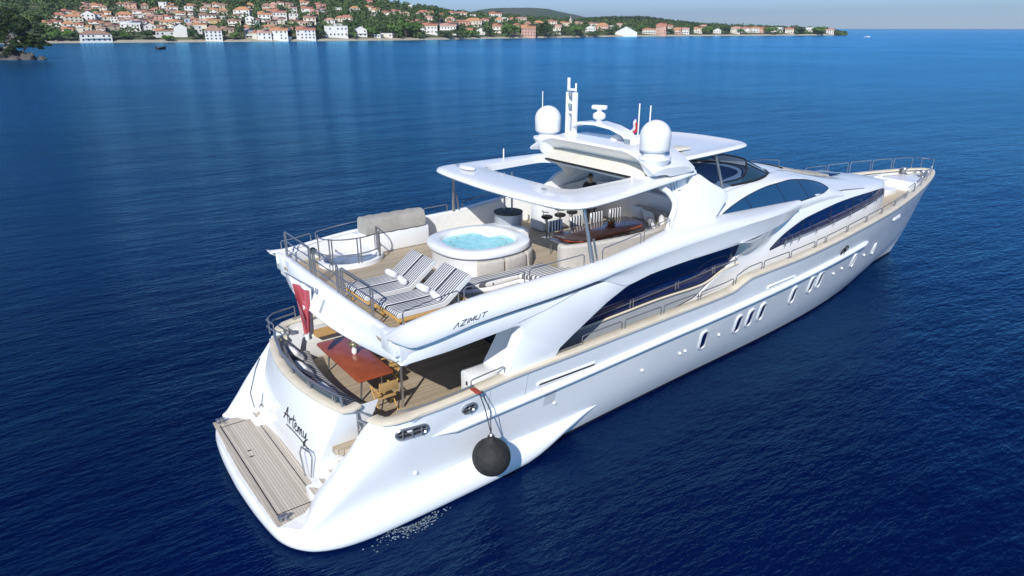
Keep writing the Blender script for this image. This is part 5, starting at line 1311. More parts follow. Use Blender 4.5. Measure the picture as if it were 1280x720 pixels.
# woods: one mass of small leaf clumps over the slope
def clump(V, F, c, r, h, n, rnd, size):
    for _ in range(n):
        a = rnd.uniform(0, 2*PI); ph = rnd.uniform(-.35, 1); q = math.sqrt(max(0, 1-ph*ph))*rnd.uniform(.75, 1.05)
        p = Vector((c[0]+r*q*math.cos(a), c[1]+r*q*math.sin(a), c[2]+h*ph))
        nx = Vector((math.cos(a)*q+rnd.gauss(0, .5), math.sin(a)*q+rnd.gauss(0, .5), ph+.4+rnd.gauss(0, .4))).normalized()
        t = nx.orthogonal().normalized(); b = nx.cross(t); an = rnd.uniform(0, 6.28); t2 = t*math.cos(an)+b*math.sin(an); b2 = nx.cross(t2)
        s_ = size*rnd.uniform(.6, 1.3); i = len(V)
        V += [p-t2*s_, p+b2*s_*.8, p+t2*s_, p-b2*s_*.8]; F.append((i, i+1, i+2, i+3))
def raw(name, V, F, m, parent=None):
    me = bpy.data.meshes.new(name); me.from_pydata([tuple(v) for v in V], [], F); me.materials.append(m)
    o = bpy.data.objects.new(name, me); COL.objects.link(o)
    if parent: o.parent = parent
    return o
rnd = random.Random(3)
HOUSES = []
# (u, base row, width px, height px, kind, wall, roof, storeys, wording)
HS = [
(117, 52.6, 33, 13, 'hip', 'white', 'brown', 2, 'long white house with a low brown roof right at the water'),
(206, 45.5, 25, 9, 'gable', 'white', 'orange', 1, 'long low house with a broad orange roof just left of the plain white gabled barn'),
(225, 45.8, 14, 15, 'front', 'white', 'grey', 0, 'plain windowless white gable end facing the bay'),
(247, 44, 8, 11, 'flat', 'white', 'white', 3, 'narrow white house with balconies between the plain white gable and the tall quayside house'),
(266, 50.2, 19, 17, 'hip', 'white', 'brown', 3, 'tall white quayside house with a brown roof and rows of dark windows'),
(284, 44, 15, 10, 'gable', 'tan', 'brown', 2, 'tan stone house among trees just right of the tall white quayside house'),
(310, 48, 10, 11, 'gable', 'tan', 'grey', 2, 'weathered tan stone house left of the cream and red quay house'),
(319, 48.5, 9, 10, 'gable', 'cream', 'red', 2, 'small cream quay house with a red roof'),
(330, 49, 16, 11, 'gable', 'white', 'pink', 2, 'white quay house with a pink roof left of the long white one'),
(350, 49.5, 21, 15, 'gable', 'white', 'orange', 3, 'long white three storey quay house with an orange roof'),
(382, 48.8, 22, 15, 'gable', 'white', 'red', 3, 'white quay house with a flat red roof and dark balconies'),
(420, 46, 27, 13, 'flat', 'white', 'white', 2, 'modern flat roofed white terrace block by the beach'),
(421, 33, 14, 3, 'flat', 'white', 'white', 1, 'top penthouse storey set back above the modern white terrace block'),
(450, 45.5, 15, 12, 'front', 'white', 'grey', 2, 'white gable fronted house above the sandy strip'),
(472, 47, 8, 4, 'flat', 'white', 'white', 1, 'small white beach kiosk in front of the trees'),
(484, 46.5, 14, 5, 'flat', 'cream', 'white', 1, 'low cream pavilion with a flat white roof under the big green trees'),
(537, 42, 21, 13, 'gable', 'white', 'red', 2, 'white house with a steep red roof right of the big green trees'),
(560, 41.5, 22, 12, 'gable', 'white', 'pink', 2, 'broad white house with stepped balconies and a pale roof'),
(577, 31, 22, 6, 'hip', 'salmon', 'red', 1, 'long low house with a wide red roof above the shrubs'),
(592, 33, 22, 10, 'hip', 'cream', 'orange', 2, 'broad cream house with an orange roof on the slope'),
(601, 43, 10, 8, 'front', 'white', 'pink', 2, 'white gable fronted house low among the shrubs'),
(586, 40, 12, 5, 'gable', 'salmon', 'orange', 1, 'small low house with an orange roof in the shrubs'),
(622, 41, 12, 11, 'gable', 'cream', 'red', 2, 'tall cream house left of the dark waterside trees'),
(660, 45.5, 17, 14, 'gable', 'salmon', 'orange', 3, 'salmon coloured waterside house between two dark tree clumps'),
(697, 42, 10, 11, 'gable', 'cream', 'pink', 2, 'cream waterside house right of the dark tree clump'),
(738, 41, 12, 9, 'front', 'white', 'grey', 2, 'white gable fronted boathouse with a dark arch'),
(753, 38, 15, 9, 'hip', 'salmon', 'orange', 2, 'salmon house with a hipped orange roof right of the boathouse'),
(783, 44.8, 26, 11, 'front', 'white', 'white', 0, 'large plain white shed on the quay'),
(811, 42, 16, 7, 'gable', 'cream', 'orange', 2, 'cream house with an orange roof just right of the white shed'),
(827, 43.3, 12, 14, 'gable', 'salmon', 'red', 3, 'tall salmon pink house on the quay'),
(837, 38, 8, 7, 'gable', 'cream', 'red', 2, 'cream house with a red roof behind the tall pink one'),
(847, 42.5, 9, 8, 'gable', 'salmon', 'orange', 2, 'salmon house with an orange roof, next right of the tall pink one on the quay'),
(857, 42.5, 9, 8, 'gable', 'white', 'pink', 2, 'white house with a pink roof on the quay of the point'),
(872, 41, 11, 7, 'gable', 'cream', 'orange', 2, 'cream house with an orange roof on the point, left of the trees'),
(879, 37, 8, 6, 'gable', 'white', 'pink', 1, 'white house with a pink roof set back on the point'),
(897, 41.5, 9, 6, 'front', 'white', 'grey', 1, 'little white gable fronted house between trees on the point'),
(920, 41.5, 11, 8, 'gable', 'cream', 'pink', 2, 'cream house with a pink roof near the middle of the point'),
(932, 40.5, 10, 7, 'gable', 'white', 'red', 2, 'white house with a red roof near the middle of the point'),
(944, 40.5, 10, 7, 'gable', 'white', 'orange', 2, 'white house with an orange roof on the point, left of a salmon one'),
(954, 41, 10, 7, 'gable', 'salmon', 'red', 2, 'salmon house with a red roof on the low point'),
(971, 40, 13, 6, 'flat', 'white', 'grey', 1, 'low white flat roofed house on the point'),
(988, 41.5, 12, 7, 'gable', 'cream', 'red', 2, 'cream house with a red roof toward the end of the point'),
(1011, 39.5, 10, 5, 'gable', 'white', 'white', 1, 'white house with a pale roof toward the end of the point'),
(1038, 42, 10, 6, 'gable', 'white', 'pink', 2, 'last white house at the very tip of the point'),
]
# the houses stacked up the slope: (u, base row, width, height, kind, wall, roof)
HL = [(77, 25, 15, 9, 'hip', 'cream', 'red'), (94, 27, 19, 9, 'hip', 'cream', 'orange'), (101, 20, 11, 6, 'gable', 'salmon', 'orange'), (114, 25, 15, 11, 'front', 'white', 'grey'), (126, 24, 10, 9, 'gable', 'blue', 'orange'),
(137, 25, 11, 6, 'gable', 'cream', 'orange'), (145, 28, 8, 7, 'flat', 'white', 'brown'), (159, 24, 19, 9, 'hip', 'salmon', 'orange'), (170, 29, 20, 6, 'gable', 'white', 'pink'), (165, 38.5, 22, 11, 'gable', 'white', 'white'),
(72, 33, 12, 8, 'gable', 'white', 'red'), (86, 36.5, 13, 10, 'hip', 'cream', 'orange'), (120, 32, 13, 7, 'gable', 'cream', 'red'), (132, 33, 12, 6, 'gable', 'tan', 'red'), (110, 36, 11, 5, 'gable', 'ochre', 'orange'),
(143, 38, 18, 8, 'gable', 'tan', 'brown'), (105, 40, 16, 5, 'flat', 'cream', 'white'), (60, 33, 10, 7, 'gable', 'salmon', 'orange'), (187, 39, 13, 10, 'front', 'white', 'grey'), (210, 33, 17, 8, 'hip', 'cream', 'orange'),
(214, 37, 9, 7, 'front', 'cream', 'orange'), (223, 26, 9, 5, 'flat', 'white', 'white'), (229, 21, 12, 7, 'gable', 'tan', 'orange'), (200, 15.5, 15, 6, 'hip', 'cream', 'red'), (188, 20, 13, 7, 'gable', 'tan', 'red'),
(196, 25, 17, 7, 'gable', 'salmon', 'pink'), (179, 24, 6, 5, 'flat', 'white', 'white'), (177, 32, 13, 7, 'gable', 'cream', 'pink'), (175, 38, 8, 8, 'flat', 'white', 'white'), (209, 10, 9, 7, 'flat', 'white', 'white'),
(218, 9, 9, 5, 'gable', 'cream', 'orange'), (217, 17, 12, 5, 'gable', 'tan', 'pink'), (240, 17, 10, 9, 'flat', 'white', 'brown'), (244, 10, 10, 5, 'gable', 'tan', 'orange'), (271, 17, 10, 7, 'gable', 'white', 'orange'),
(279, 24, 8, 4, 'flat', 'white', 'white'), (262, 25, 19, 8, 'gable', 'white', 'brown'), (237, 29, 9, 6, 'flat', 'blue', 'grey'), (245, 29, 9, 7, 'gable', 'salmon', 'orange'), (268, 29, 16, 6, 'gable', 'ochre', 'orange'),
(252, 35, 16, 6, 'gable', 'cream', 'orange'), (262, 9, 11, 5, 'gable', 'tan', 'brown'), (306, 20, 19, 11, 'hip', 'white', 'orange'), (295, 32, 16, 8, 'gable', 'cream', 'brown'), (314, 31, 10, 11, 'front', 'white', 'grey'),
(322, 31, 8, 8, 'gable', 'blue', 'brown'), (332, 27, 14, 12, 'gable', 'white', 'orange'), (351, 25, 16, 13, 'gable', 'white', 'red'), (354, 8, 9, 6, 'gable', 'white', 'red'), (339, 17, 12, 6, 'gable', 'cream', 'orange'),
(366, 16, 13, 8, 'gable', 'white', 'pink'), (368, 25, 11, 8, 'flat', 'white', 'brown'), (371, 31, 16, 6, 'gable', 'cream', 'red'), (384, 8, 11, 7, 'gable', 'cream', 'orange'), (386, 18, 13, 10, 'gable', 'white', 'red'),
(389, 30, 15, 10, 'gable', 'cream', 'brown'), (395, 20, 10, 8, 'gable', 'salmon', 'pink'), (336, 38, 18, 7, 'hip', 'tan', 'orange'), (434, 27, 15, 8, 'hip', 'cream', 'red'), (445, 15, 12, 7, 'hip', 'white', 'orange'),
(463, 14, 10, 7, 'gable', 'cream', 'orange'), (472, 17, 10, 7, 'gable', 'white', 'orange'), (484, 21, 13, 7, 'gable', 'white', 'red'), (496, 18, 10, 6, 'gable', 'cream', 'red'), (425, 16, 8, 6, 'flat', 'white', 'white'),
(464, 5, 8, 5, 'gable', 'salmon', 'red'), (403, 18, 9, 9, 'gable', 'blue', 'brown'), (467, 21, 6, 3, 'flat', 'white', 'white'), (530, 21, 17, 8, 'hip', 'cream', 'red'), (537, 28, 9, 8, 'gable', 'cream', 'pink'),
(514, 11, 6, 6, 'front', 'white', 'white'), (543, 20, 8, 6, 'gable', 'tan', 'orange'), (567, 20, 13, 6, 'gable', 'cream', 'red'), (579, 21, 11, 6, 'gable', 'white', 'orange'), (591, 23.5, 8, 5, 'flat', 'white', 'white'),
(619, 24, 15, 9, 'gable', 'white', 'red'), (632, 27, 8, 5, 'flat', 'white', 'white'), (641, 28, 10, 6, 'gable', 'cream', 'orange'), (652, 27.5, 13, 6, 'gable', 'cream', 'pink'), (673, 33, 13, 7, 'hip', 'cream', 'orange'),
(706, 33, 11, 6, 'gable', 'cream', 'orange'), (723, 32, 9, 5, 'gable', 'tan', 'pink'), (607, 30, 9, 7, 'gable', 'cream', 'red'), (763, 36, 8, 4, 'flat', 'white', 'white'), (774, 34, 8, 5, 'gable', 'cream', 'pink')]
def house(u, v, w_px, h_px, kind, wall, roof, storeys, label, group=None, seed=0):
    rn = random.Random(seed*7+int(u*3))
    p, s = locate(u, v); dep = (p-CAMLOC).dot(FW); k = dep/F_PX
    Wm = w_px*k*1.04; H = h_px*k*1.02; roof_h = {'flat': .35, 'front': Wm*.26, 'gable': H*.30, 'hip': H*.36}[kind]; wh = max(2.2, H-roof_h)
    dd = min(13, max(6, Wm*.7)); fwd = hdir(u); rz = math.atan2(fwd.y, fwd.x)-PI/2+rn.uniform(-.35, .2)
    t = thing('house', label, 'house', (p.x, p.y, p.z-.3), rz, group)
    # local: x across, -y towards the viewer
    a, d2 = Wm/2, dd/2
    yc_ = d2*.2
    b = MB(); b.box((0, yc_, wh/2-1.0), (Wm, dd, wh+2.0))
    if kind == 'front': b.add([(-a, yc_-d2, wh), (a, yc_-d2, wh), (0, yc_-d2, wh+roof_h), (-a, yc_+d2, wh), (a, yc_+d2, wh), (0, yc_+d2, wh+roof_h)], [(0, 1, 2), (5, 4, 3)])
    if kind == 'gable': b.add([(-a, yc_-d2, wh), (-a, yc_+d2, wh), (-a, yc_, wh+roof_h), (a, yc_-d2, wh), (a, yc_+d2, wh), (a, yc_, wh+roof_h)], [(0, 1, 2), (5, 4, 3)])
    b.build('wall', MW[wall], t, ang=20, recalc=False)
    o = .35; r = MB()
    if kind == 'flat': r.box((0, yc_, wh+.18), (Wm+.5, dd+.5, .35))
    elif kind == 'front':
        for sg in (-1, 1):
            P = [(sg*(a+o), yc_-d2-o, wh-.2), (0, yc_-d2-o, wh+roof_h+.05), (0, yc_+d2+o, wh+roof_h+.05), (sg*(a+o), yc_+d2+o, wh-.2)]
            r.add(P+[(x, y, z+.18) for x, y, z in P], [(0, 1, 2, 3), (4, 5, 6, 7), (0, 1, 5, 4), (1, 2, 6, 5), (2, 3, 7, 6), (3, 0, 4, 7)])
    elif kind == 'gable':
        for sg in (-1, 1):
            P = [(-a-o, yc_+sg*(d2+o), wh-.2), (-a-o, yc_, wh+roof_h+.05), (a+o, yc_, wh+roof_h+.05), (a+o, yc_+sg*(d2+o), wh-.2)]
            r.add(P+[(x, y, z+.18) for x, y, z in P], [(0, 1, 2, 3), (4, 5, 6, 7), (0, 1, 5, 4), (1, 2, 6, 5), (2, 3, 7, 6), (3, 0, 4, 7)])
    else:
        rl_ = max(0, a-d2*.9)
        P = [(-a-o, yc_-d2-o, wh-.1), (a+o, yc_-d2-o, wh-.1), (a+o, yc_+d2+o, wh-.1), (-a-o, yc_+d2+o, wh-.1), (-rl_, yc_, wh+roof_h), (rl_, yc_, wh+roof_h)]
        r.add(P, [(0, 1, 5, 4), (1, 2, 5), (2, 3, 4, 5), (3, 0, 4), (3, 2, 1, 0)])
    ro = r.build('roof', MR[roof], t, ang=20)
    if rn.random() < .5 and kind != 'flat':
        MB().box((a*.4, yc_+.5, wh+roof_h*.75+.3), (.7, .7, 1.3)).build('chimney', MW['cream'], ro)
    if storeys:
        nw = max(2, int(Wm/3.2)); sh = wh/storeys; wm_ = MB().box((0, 0, 0), (min(1.25, Wm/nw*.45), .10, min(1.5, sh*.52))); me = None
        for st_i in range(storeys):
            for i in range(nw):
                if rn.random() < .12: continue
                x = -a+Wm*(i+.5)/nw+rn.uniform(-.2, .2); z = sh*(st_i+.52)
                if me is None: o_ = wm_.build('window', M['win'], t); me = o_.data
                else: o_ = bpy.data.objects.new('window', me); COL.objects.link(o_); o_.parent = t
                o_.location = (x, yc_-d2-.02, z)
        if storeys > 1 and rn.random() < .5:
            MB().box((0, yc_-d2-.55, sh*1.0), (Wm*.8, 1.1, .9)).build('balcony', MW['white'], t)
    HOUSES.append((u, v, w_px, h_px, p, Wm))
    return t
for i, h_ in enumerate(HS): house(*h_[:8], h_[8], None, i)
# further roofs that show in the gaps between the ones above
rf_ = random.Random(21); occ = [(q[0], q[1]-q[3]/2, q[2], q[3]) for q in HL]+[(q[0], q[1]-q[3]/2, q[2], q[3]) for q in HS]
tries = 0; added = 0
while added < 52 and tries < 9000:
    tries += 1; u = rf_.uniform(62, 520) if rf_.random() < .75 else rf_.uniform(520, 780); lo_ = max(9, vr_t(u)+4); hi_ = 44 if u < 400 else 36
    if hi_ <= lo_: continue
    v = rf_.uniform(lo_, hi_); w_, h2 = rf_.uniform(8, 13), rf_.uniform(5.5, 8)
    if u > 400 and u < 520 and rf_.random() < .8: continue
    if any(abs(u-a) < (w_+c)/2*.80 and abs(v-h2/2-b_) < (h2+d)/2*.62 for a, b_, c, d in occ): continue
    occ.append((u, v-h2/2, w_, h2)); HL.append((u, v, w_, h2, rf_.choice(('gable', 'gable', 'hip')), rf_.choice(('white', 'cream', 'cream', 'tan', 'salmon')), rf_.choice(('orange', 'red', 'pink', 'brown')))); added += 1
# labels of the slope houses: looks, then place in its colour group from the left
ordn = ['first', 'second', 'third', 'fourth', 'fifth', 'sixth', 'seventh', 'eighth', 'ninth', 'tenth', 'eleventh', 'twelfth', 'thirteenth', 'fourteenth', 'fifteenth', 'sixteenth', 'seventeenth', 'eighteenth', 'nineteenth', 'twentieth']
kindw = {'hip': 'hipped', 'gable': 'gabled', 'front': 'gable fronted', 'flat': 'flat topped'}
wallw = {'white': 'white', 'cream': 'cream', 'salmon': 'salmon', 'tan': 'tan stone', 'blue': 'shade tinted blue grey', 'ochre': 'ochre'}
cls = {}
rowof = lambda v: 'on the upper slope' if v < 20 else ('halfway up the slope' if v < 30 else 'on the lower slope')
for h_ in sorted(HL): cls.setdefault((h_[4], h_[5], h_[6], rowof(h_[1])), []).append(h_)
for i, h_ in enumerate(HL):
    rw = rowof(h_[1]); lst = cls[(h_[4], h_[5], h_[6], rw)]
    desc = '%s roofed %s %s house %s' % (h_[6], wallw[h_[5]], kindw[h_[4]], rw)
    if len(lst) > 1: desc += ', %s such from the left' % ordn[lst.index(h_)]
    house(*h_[:7], 2 if h_[3] > 6 else 1, desc, 'houses stacked up the hillside', 100+i)
# slender church tower
p, s = locate(713, 33); k = (p-CAMLOC).dot(FW)/F_PX
t = thing('church_tower', 'slender pale church tower with a pointed top above the roofs', 'church tower', (p.x, p.y, p.z-.5))
MB().box((0, 0, 4.2*k), (2.6*k, 2.6*k, 9*k)).build('shaft', MW['cream'], t); MB().lathe((0, 0, 8.7*k), [(1.7*k, 0), (.1, 4*k)], 4).build('spire', MR['grey'], t)
b = MB().box((0, -1.32*k, 7.2*k), (.8*k, .1, 1.2*k)); b.build('belfry_opening', M['win'], t)

# woods
V, Fc = [], []
hp_ = [(h_[4], h_[5]) for h_ in HOUSES]
cnt = 0
for _ in range(9000):
    u = rnd.uniform(-200, 1058); 
    s = rnd.uniform(0.012, 1.12)
    dens = .95 if s > .45 else .55
    if u > 250 and u < 520: dens = .9
    if rnd.random() > dens: continue
    p = ground(u, s)
    if u > 560 and rnd.random() < .35: continue
    far = (p-CAMLOC).length; hh = rnd.uniform(2.4, 5.2)*(1 if u < 560 else .8); rr_ = rnd.uniform(2.2, 4.4)
    bad = False
    for q, wm_ in hp_:
        dv = Vector((p.x-q.x, p.y-q.y)); lim = wm_*.5+rr_*.9
        if dv.length < lim+1: bad = True; break
        # not right in front of a house
        fd_ = hdir(u); al = dv.x*fd_.x+dv.y*fd_.y; lt_ = abs(dv.x*fd_.y-dv.y*fd_.x)
        if -26 < al < 0 and lt_ < wm_*.5+rr_*.4 and rnd.random() < .93: bad = True; break
    if bad: continue
    n = 34 if u > -60 else 16
    clump(V, Fc, (p.x, p.y, p.z+hh*.8), rr_, hh, n, rnd, 1.15); cnt += 1
o = raw('woodland', V, Fc, M['forest']); o['kind'] = 'stuff'; o['label'] = 'dense green woodland covering the slope behind and between the houses'; o['category'] = 'woodland'
print('clumps', cnt, len(Fc))
V, Fc = [], []
for _ in range(1500):
    u = rnd.uniform(690, 930); f = rnd.uniform(0, .5)
    pts = crv([(690, 35), (730, 25), (760, 22.5), (795, 22), (820, 24.5), (850, 28), (890, 32), (940, 37)])
    d = 1500-210+420*f; kk = math.sin(PI*f)**.8; zt = zat(u, pts(u), 1500); q = CAMLOC+hdir(u)*d; z = -2+(zt+2)*kk-2
    clump(V, Fc, (q.x, q.y, z), rnd.uniform(4, 7), rnd.uniform(3, 6), 14, rnd, 2.4)
o = raw('pine_wood', V, Fc, M['darkfol']); o['kind'] = 'stuff'; o['label'] = 'dark green wood on the low wooded point beyond the town'; o['category'] = 'woodland'

# single trees one can tell apart
def tree(u, v, w_px, h_px, kind, label, group='trees along the waterfront'):
    p, s = locate(u, v); k = (p-CAMLOC).dot(FW)/F_PX; Wm, H = w_px*k, h_px*k
    t = thing({'cyp': 'cypress_tree', 'broad': 'broadleaf_tree', 'dark': 'evergreen_tree', 'palm': 'palm_tree'}[kind], label, 'tree', (p.x, p.y, p.z-.3), 0, group)
    tr_h = H*.35 if kind != 'cyp' else H*.12; V, F_ = [], []
    if kind == 'cyp':
        for i in range(14): z = tr_h+(H-tr_h)*i/14; r = Wm/2*math.sin(PI*min(1, (i+1.2)/15.5))**.7; clump(V, F_, (0, 0, z), max(.3, r), H/14, 26, rnd, Wm*.16)
    else:
        nb = 9
        for i in range(nb):
            a = 2*PI*i/nb+rnd.uniform(-.3, .3); rr = Wm*.30*(1 if i else 0); zc_ = tr_h+(H-tr_h)*rnd.uniform(.25, .72)
            clump(V, F_, (rr*math.cos(a), rr*math.sin(a), zc_), Wm*rnd.uniform(.17, .27), (H-tr_h)*rnd.uniform(.22, .33), 70, rnd, Wm*.045+.18)
    raw('crown', V, F_, M['broad'] if kind == 'broad' else M['darkfol'], t)
    b = MB(); b.tube([(0, 0, -.5), (.1*Wm*.1, 0, tr_h*.6), (0, .05*Wm, H*.6)], [H*.035, H*.025, H*.010], 7)
    for i in range(4): a = i*1.6+.4; b.tube([(0, 0, tr_h*.7), (Wm*.22*math.cos(a), Wm*.22*math.sin(a), H*.62)], [H*.016, H*.006], 5)
    b.build('trunk', M['bark_d'], t); return t
TREES = [(69, 52, 15, 13, 'broad', 'bushy green tree on the shore left of the long white house'), (84, 52, 17, 15, 'broad', 'large green tree just left of the long white waterside house'), (95, 52, 12, 11, 'dark', 'dark tree touching the left end of the long white waterside house'),
(141, 50, 15, 12, 'dark', 'dark tree just right of the long white waterside house'), (155, 50, 13, 9, 'broad', 'low green tree under the white terraced house'), (182, 50, 18, 12, 'dark', 'dark green tree mass above the beach wall'), (209, 51, 15, 7, 'broad', 'clipped green shrub tree in front of the long orange roof'),
(239, 50, 12, 13, 'dark', 'dark tree between the plain white gable and the tall quay house'), (250, 50, 9, 8, 'dark', 'small dark tree below the narrow balconied house'), (280, 50, 9, 12, 'dark', 'dark tree leaning against the tall quay house'), (292, 50, 12, 9, 'broad', 'round green tree in front of the tan stone house'),
(301, 50, 8, 20, 'dark', 'tall thin dark tree left of the quay row'), (364, 49, 10, 12, 'dark', 'dark tree between two white quay houses'), (400, 48, 9, 11, 'dark', 'dark tree left of the modern terrace block'), (441, 47, 9, 9, 'dark', 'dark tree between the terrace block and the white gable house'),
(464, 47, 14, 13, 'broad', 'green tree right of the white gable house'), (478, 46, 14, 15, 'dark', 'dark tree behind the beach kiosk'), (493, 47, 18, 17, 'broad', 'broad green tree over the cream pavilion'), (507, 47, 20, 22, 'broad', 'tallest bright green tree on the waterfront'), (521, 47, 18, 18, 'broad', 'bright green tree left of the steep red roof'),
(556, 47, 20, 8, 'dark', 'low dark shrubs below the broad white house'), (572, 47.5, 18, 12, 'dark', 'dark tree right of the broad white house'), (590, 46, 20, 8, 'broad', 'green shrubs above the pale beach'), (610, 46, 14, 12, 'dark', 'dark tree left of the tall cream house'),
(634, 46.5, 17, 16, 'broad', 'green waterside tree left of the salmon house'), (644, 47, 14, 15, 'broad', 'green waterside tree touching the salmon house'), (681, 48, 23, 18, 'dark', 'big dark round tree overhanging the water right of the salmon house'), (706, 44.5, 12, 7, 'dark', 'low dark tree on the quay right of the cream waterside house'),
(722, 45, 20, 13, 'broad', 'green tree left of the white boathouse'), (742, 45, 14, 6, 'dark', 'low dark shrub in front of the boathouse'), (762, 44, 12, 8, 'dark', 'dark tree left of the large white shed'), (802, 41, 9, 10, 'broad', 'green tree behind the right end of the white shed'),
(838, 43, 8, 7, 'dark', 'dark tree on the quay right of the tall pink house'), (864, 42, 7, 8, 'dark', 'dark tree on the point right of the pink roofed house'), (884, 42.5, 13, 9, 'broad', 'olive green tree on the point, left of the little gable front'), (907, 42, 13, 9, 'dark', 'dark tree near the middle of the point'),
(926, 43, 8, 7, 'broad', 'small green tree between two houses on the point'), (964, 43, 16, 9, 'broad', 'green tree right of the salmon house on the point'), (1000, 43, 13, 9, 'dark', 'dark tree toward the end of the point'), (1024, 43.5, 16, 10, 'broad', 'rounded green tree before the last house of the point'), (1049, 44, 12, 6, 'dark', 'low dark tree at the very tip of the point')]
for q in TREES: tree(*q)
for q in ((500, 13, 3, 14, 'cyp', 'tall dark cypress on the skyline, leftmost of the three'), (538, 18, 3, 11, 'cyp', 'dark cypress on the skyline above the hipped red roof'), (546, 33, 8, 24, 'cyp', 'broad dark cypress right of the steep red roofed house'), (643, 30, 3, 10, 'cyp', 'single dark cypress among the roofs above the salmon house'), (505, 18, 3, 12, 'cyp', 'dark cypress just right of the tallest skyline cypress')):
    tree(*q, group='cypresses on the slope')

# ------------------------------------------------------------------ rocky point with pines, near left
rc = onz(4, 76, 0); kx = (rc-CAMLOC).dot(FW)/F_PX
def rockpt(u, v, z): 
    p = onz(u, 76, 0); q = p+Rt*0; q.z = z; return q
rnd2 = random.Random(8)
for i, (u, w_, h_, dpt, lab) in enumerate(((-30, 70, 5.0, 26, 'large dark rock of the pine covered point, farthest left'), (8, 46, 4.0, 18, 'dark shore rock under the leaning pine trunk'), (35, 26, 2.2, 12, 'low pale rock shelf at the water below the pines'), (53, 12, 1.2, 7, 'small flat rock at the tip of the pine point'))):
    c = onz(u, 75, 0)+hdir(u)*dpt*.45; b = MB(); rows = []
    for j in range(7):
        ph = PI/2*j/6; rw = []
        for k in range(26):
            a = 2*PI*k/26; n_ = 1+.28*mnoise.noise(Vector((math.cos(a)*2+i*7, math.sin(a)*2, j*.6)))
            r = math.cos(ph)**.6*n_; q = c+Rt*(w_*kx/2*r*math.cos(a))+hdir(u)*(dpt/2*r*math.sin(a)); rw.append((q.x, q.y, -.6+(h_+.6)*math.sin(ph)*(1+.2*mnoise.noise(Vector((k*.5, j, i))))))
        rows.append(rw)
    b.grid(rows, closed=True); b.add(rows[-1], [tuple(range(26))]); tag(b.build('shore_rock', M['rock'], None, ang=25), lab, 'rock', 'rocks of the pine point')
def pine(u, dpt, base_z, top, spread, lean, n, lab, seed):
    """top = (u, v) of the crown centre; crown of flattened pads on bent limbs"""
    rn = random.Random(seed); c = onz(u, 75, 0)+hdir(u)*dpt; c.z = base_z
    t = thing('pine_tree', lab, 'tree', c, 0, 'pines of the rocky point'); kk = (c-CAMLOC).dot(FW)/F_PX
    ctr_ = Rt*((top[0]-u)*kk)+Vector((0, 0, zat(u, top[1], math.hypot(c.x-CAMLOC.x, c.y-CAMLOC.y))-base_z))
    b = MB(); mid = ctr_*.5+Rt*lean*2+Vector((0, 0, .5)); b.tube(catmull([(0, 0, -1), tuple(ctr_*.2+Rt*lean), tuple(mid), tuple(ctr_)], 4), [.42-.34*i/12 for i in range(13)], 8)
    V, F_ = [], []
    for i in range(n):
        a = rn.uniform(0, 2*PI); rr = rn.uniform(.15, 1)**.7; pz = rn.uniform(-.85, .55)
        q = ctr_+Rt*(spread[0]*rr*math.cos(a))+hdir(u)*(spread[0]*.7*rr*math.sin(a))+Vector((0, 0, spread[1]*pz))
        clump(V, F_, q, rn.uniform(.9, 1.9), rn.uniform(.45, .9), 150, rn, .23)
        s0_ = ctr_*rn.uniform(.45, .95)
        b.tube([tuple(s0_), tuple(s0_.lerp(q, .5)+Vector((0, 0, .4))), tuple(q)], [.13, .08, .03], 5)
    raw('crown', V, F_, M['pinefol'], t); b.build('trunk', M['bark'], t)
pine(-8, 8, 3.2, (6, 19), (8.5, 4.2), 1.0, 56, 'tall dark pine at the left edge of the photograph', 1)
pine(6, 6, 3.0, (36, 30), (7.5, 3.6), -.4, 46, 'pine leaning right over the water with a bare grey trunk', 2)
pine(12, 9, 3.0, (22, 42), (8.5, 3.8), 1.0, 46, 'broad low pine in the middle of the rocky point', 3)
pine(26, 8, 1.6, (44, 52), (6.5, 3.4), .3, 38, 'low pine spreading over the tip of the rocky point', 4)
pine(-34, 14, 4.0, (-26, 30), (9, 6), .5, 50, 'pine behind the leaning ones, mostly beyond the left edge', 5)
pine(2, 4, 2.4, (8, 60), (7.5, 2.6), .2, 34, 'dark low pine just above the shore rocks', 6)

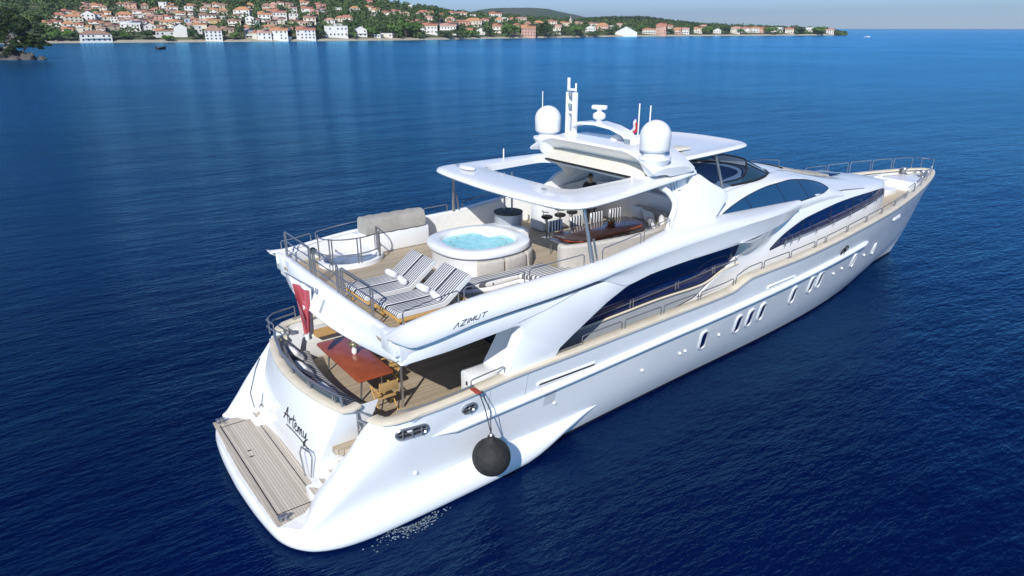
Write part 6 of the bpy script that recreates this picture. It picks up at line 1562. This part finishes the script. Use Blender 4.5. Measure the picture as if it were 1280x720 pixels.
# ------------------------------------------------------------------ small boats
def boat(u, v, Lm, yaw, name, hullm, label, cabin, cat='boat'):
    p = onz(u, v, 0); t = thing(name, label, cat, p, yaw)
    b = MB(); rows = []
    for i in range(13):
        x = -1+2*i/12; w_ = .30*(1-max(0, x)**2.4)*(1 if x > -.95 else .85); h_ = .10+.05*max(0, x)**2
        rows.append([(x*Lm/2, -w_*Lm/2*.55, -.1), (x*Lm/2*1.02, -w_*Lm/2, h_*Lm), (x*Lm/2*1.02, -w_*Lm/2*.88, h_*Lm), (x*Lm/2, -w_*Lm/2*.7, h_*Lm*.45), (x*Lm/2, w_*Lm/2*.7, h_*Lm*.45), (x*Lm/2*1.02, w_*Lm/2*.88, h_*Lm), (x*Lm/2*1.02, w_*Lm/2, h_*Lm), (x*Lm/2, w_*Lm/2*.55, -.1)])
    b.grid(rows, closed=True); b.add(rows[0], [tuple(range(8))]); b.build('hull', hullm, t, ang=40)
    if cabin:
        b = MB(); b.box((Lm*.08, 0, Lm*.17), (Lm*.34, Lm*.2, Lm*.12), taper=.82); b.build('cabin', M['white_plastic'], t, bev=.05); b = MB(); b.box((Lm*.08, 0, Lm*.18), (Lm*.345, Lm*.205, Lm*.04)); b.build('cabin_window', M['glass'], t)
    else:
        for x in (-.2, .1): MB().box((x*Lm, 0, Lm*.085), (Lm*.05, Lm*.24, Lm*.012)).build('thwart', M['yellow_wood'], t)
        b = MB(); b.box((-Lm*.50, 0, Lm*.10), (Lm*.05, Lm*.06, Lm*.14)); b.build('outboard_motor', M['dark'], t, bev=.02)
    return t
boat(202, 61.5, 9.5, .9, 'open_boat', M['dark'], 'dark open boat drifting off the village quay', False)
boat(1084, 46.5, 7, -.7, 'motorboat', M['white_plastic'], 'small white motorboat out past the tip of the point', True)
boat(566, 48.8, 7, 1.0, 'motorboat', M['white_plastic'], 'small white motorboat moored left of its neighbour by the pale beach', True)
boat(574, 48.6, 6, .7, 'motorboat', M['white_plastic'], 'small white motorboat moored nearer the pale beach stones', True)
boat(366, 50.9, 8, .9, 'motorboat', M['white_plastic'], 'white motorboat moored between two white quay houses', True)
boat(894, 45.3, 9, .9, 'motorboat', M['white_plastic'], 'white motorboat moored off the low quay of the point', True)

# thin line of foam and bubbles where the sea slaps the starboard quarter
rf2 = random.Random(4); V, Fc = [], []
for _ in range(330):
    x = rf2.gauss(2.7, .42); y = -3.62-.05*math.sin(x*5)-abs(rf2.gauss(0, .16)); r = rf2.uniform(.006, .022); i = len(V); n_ = 6
    V += [Vector((x+r*rf2.uniform(.7, 1.8)*math.cos(2*PI*k/n_), y+r*math.sin(2*PI*k/n_), .012)) for k in range(n_)]; Fc.append(tuple(range(i, i+n_)))
o = raw('sea_foam', V, Fc, vary('foam', (.10, .16, .22), (.34, .42, .48), 9, .6)); o['kind'] = 'stuff'; o['label'] = 'thin scatter of foam on the water beside the stern quarter'; o['category'] = 'foam'

# ------------------------------------------------------------------ haze
hz = bpy.data.materials.new('haze_air'); hz.use_nodes = True; t_ = hz.node_tree; t_.nodes.clear()
pv = t_.nodes.new('ShaderNodeVolumePrincipled'); pv.inputs['Color'].default_value = (.80, .90, 1.0, 1); pv.inputs['Density'].default_value = 9.0e-5; pv.inputs['Anisotropy'].default_value = 0.2
mo = t_.nodes.new('ShaderNodeOutputMaterial'); t_.links.new(pv.outputs[0], mo.inputs['Volume'])
hb_ = MB(); hb_.box((15, 0, 158.5), (25000, 25000, 321)); o = hb_.build('haze', hz, None); o['kind'] = 'stuff'
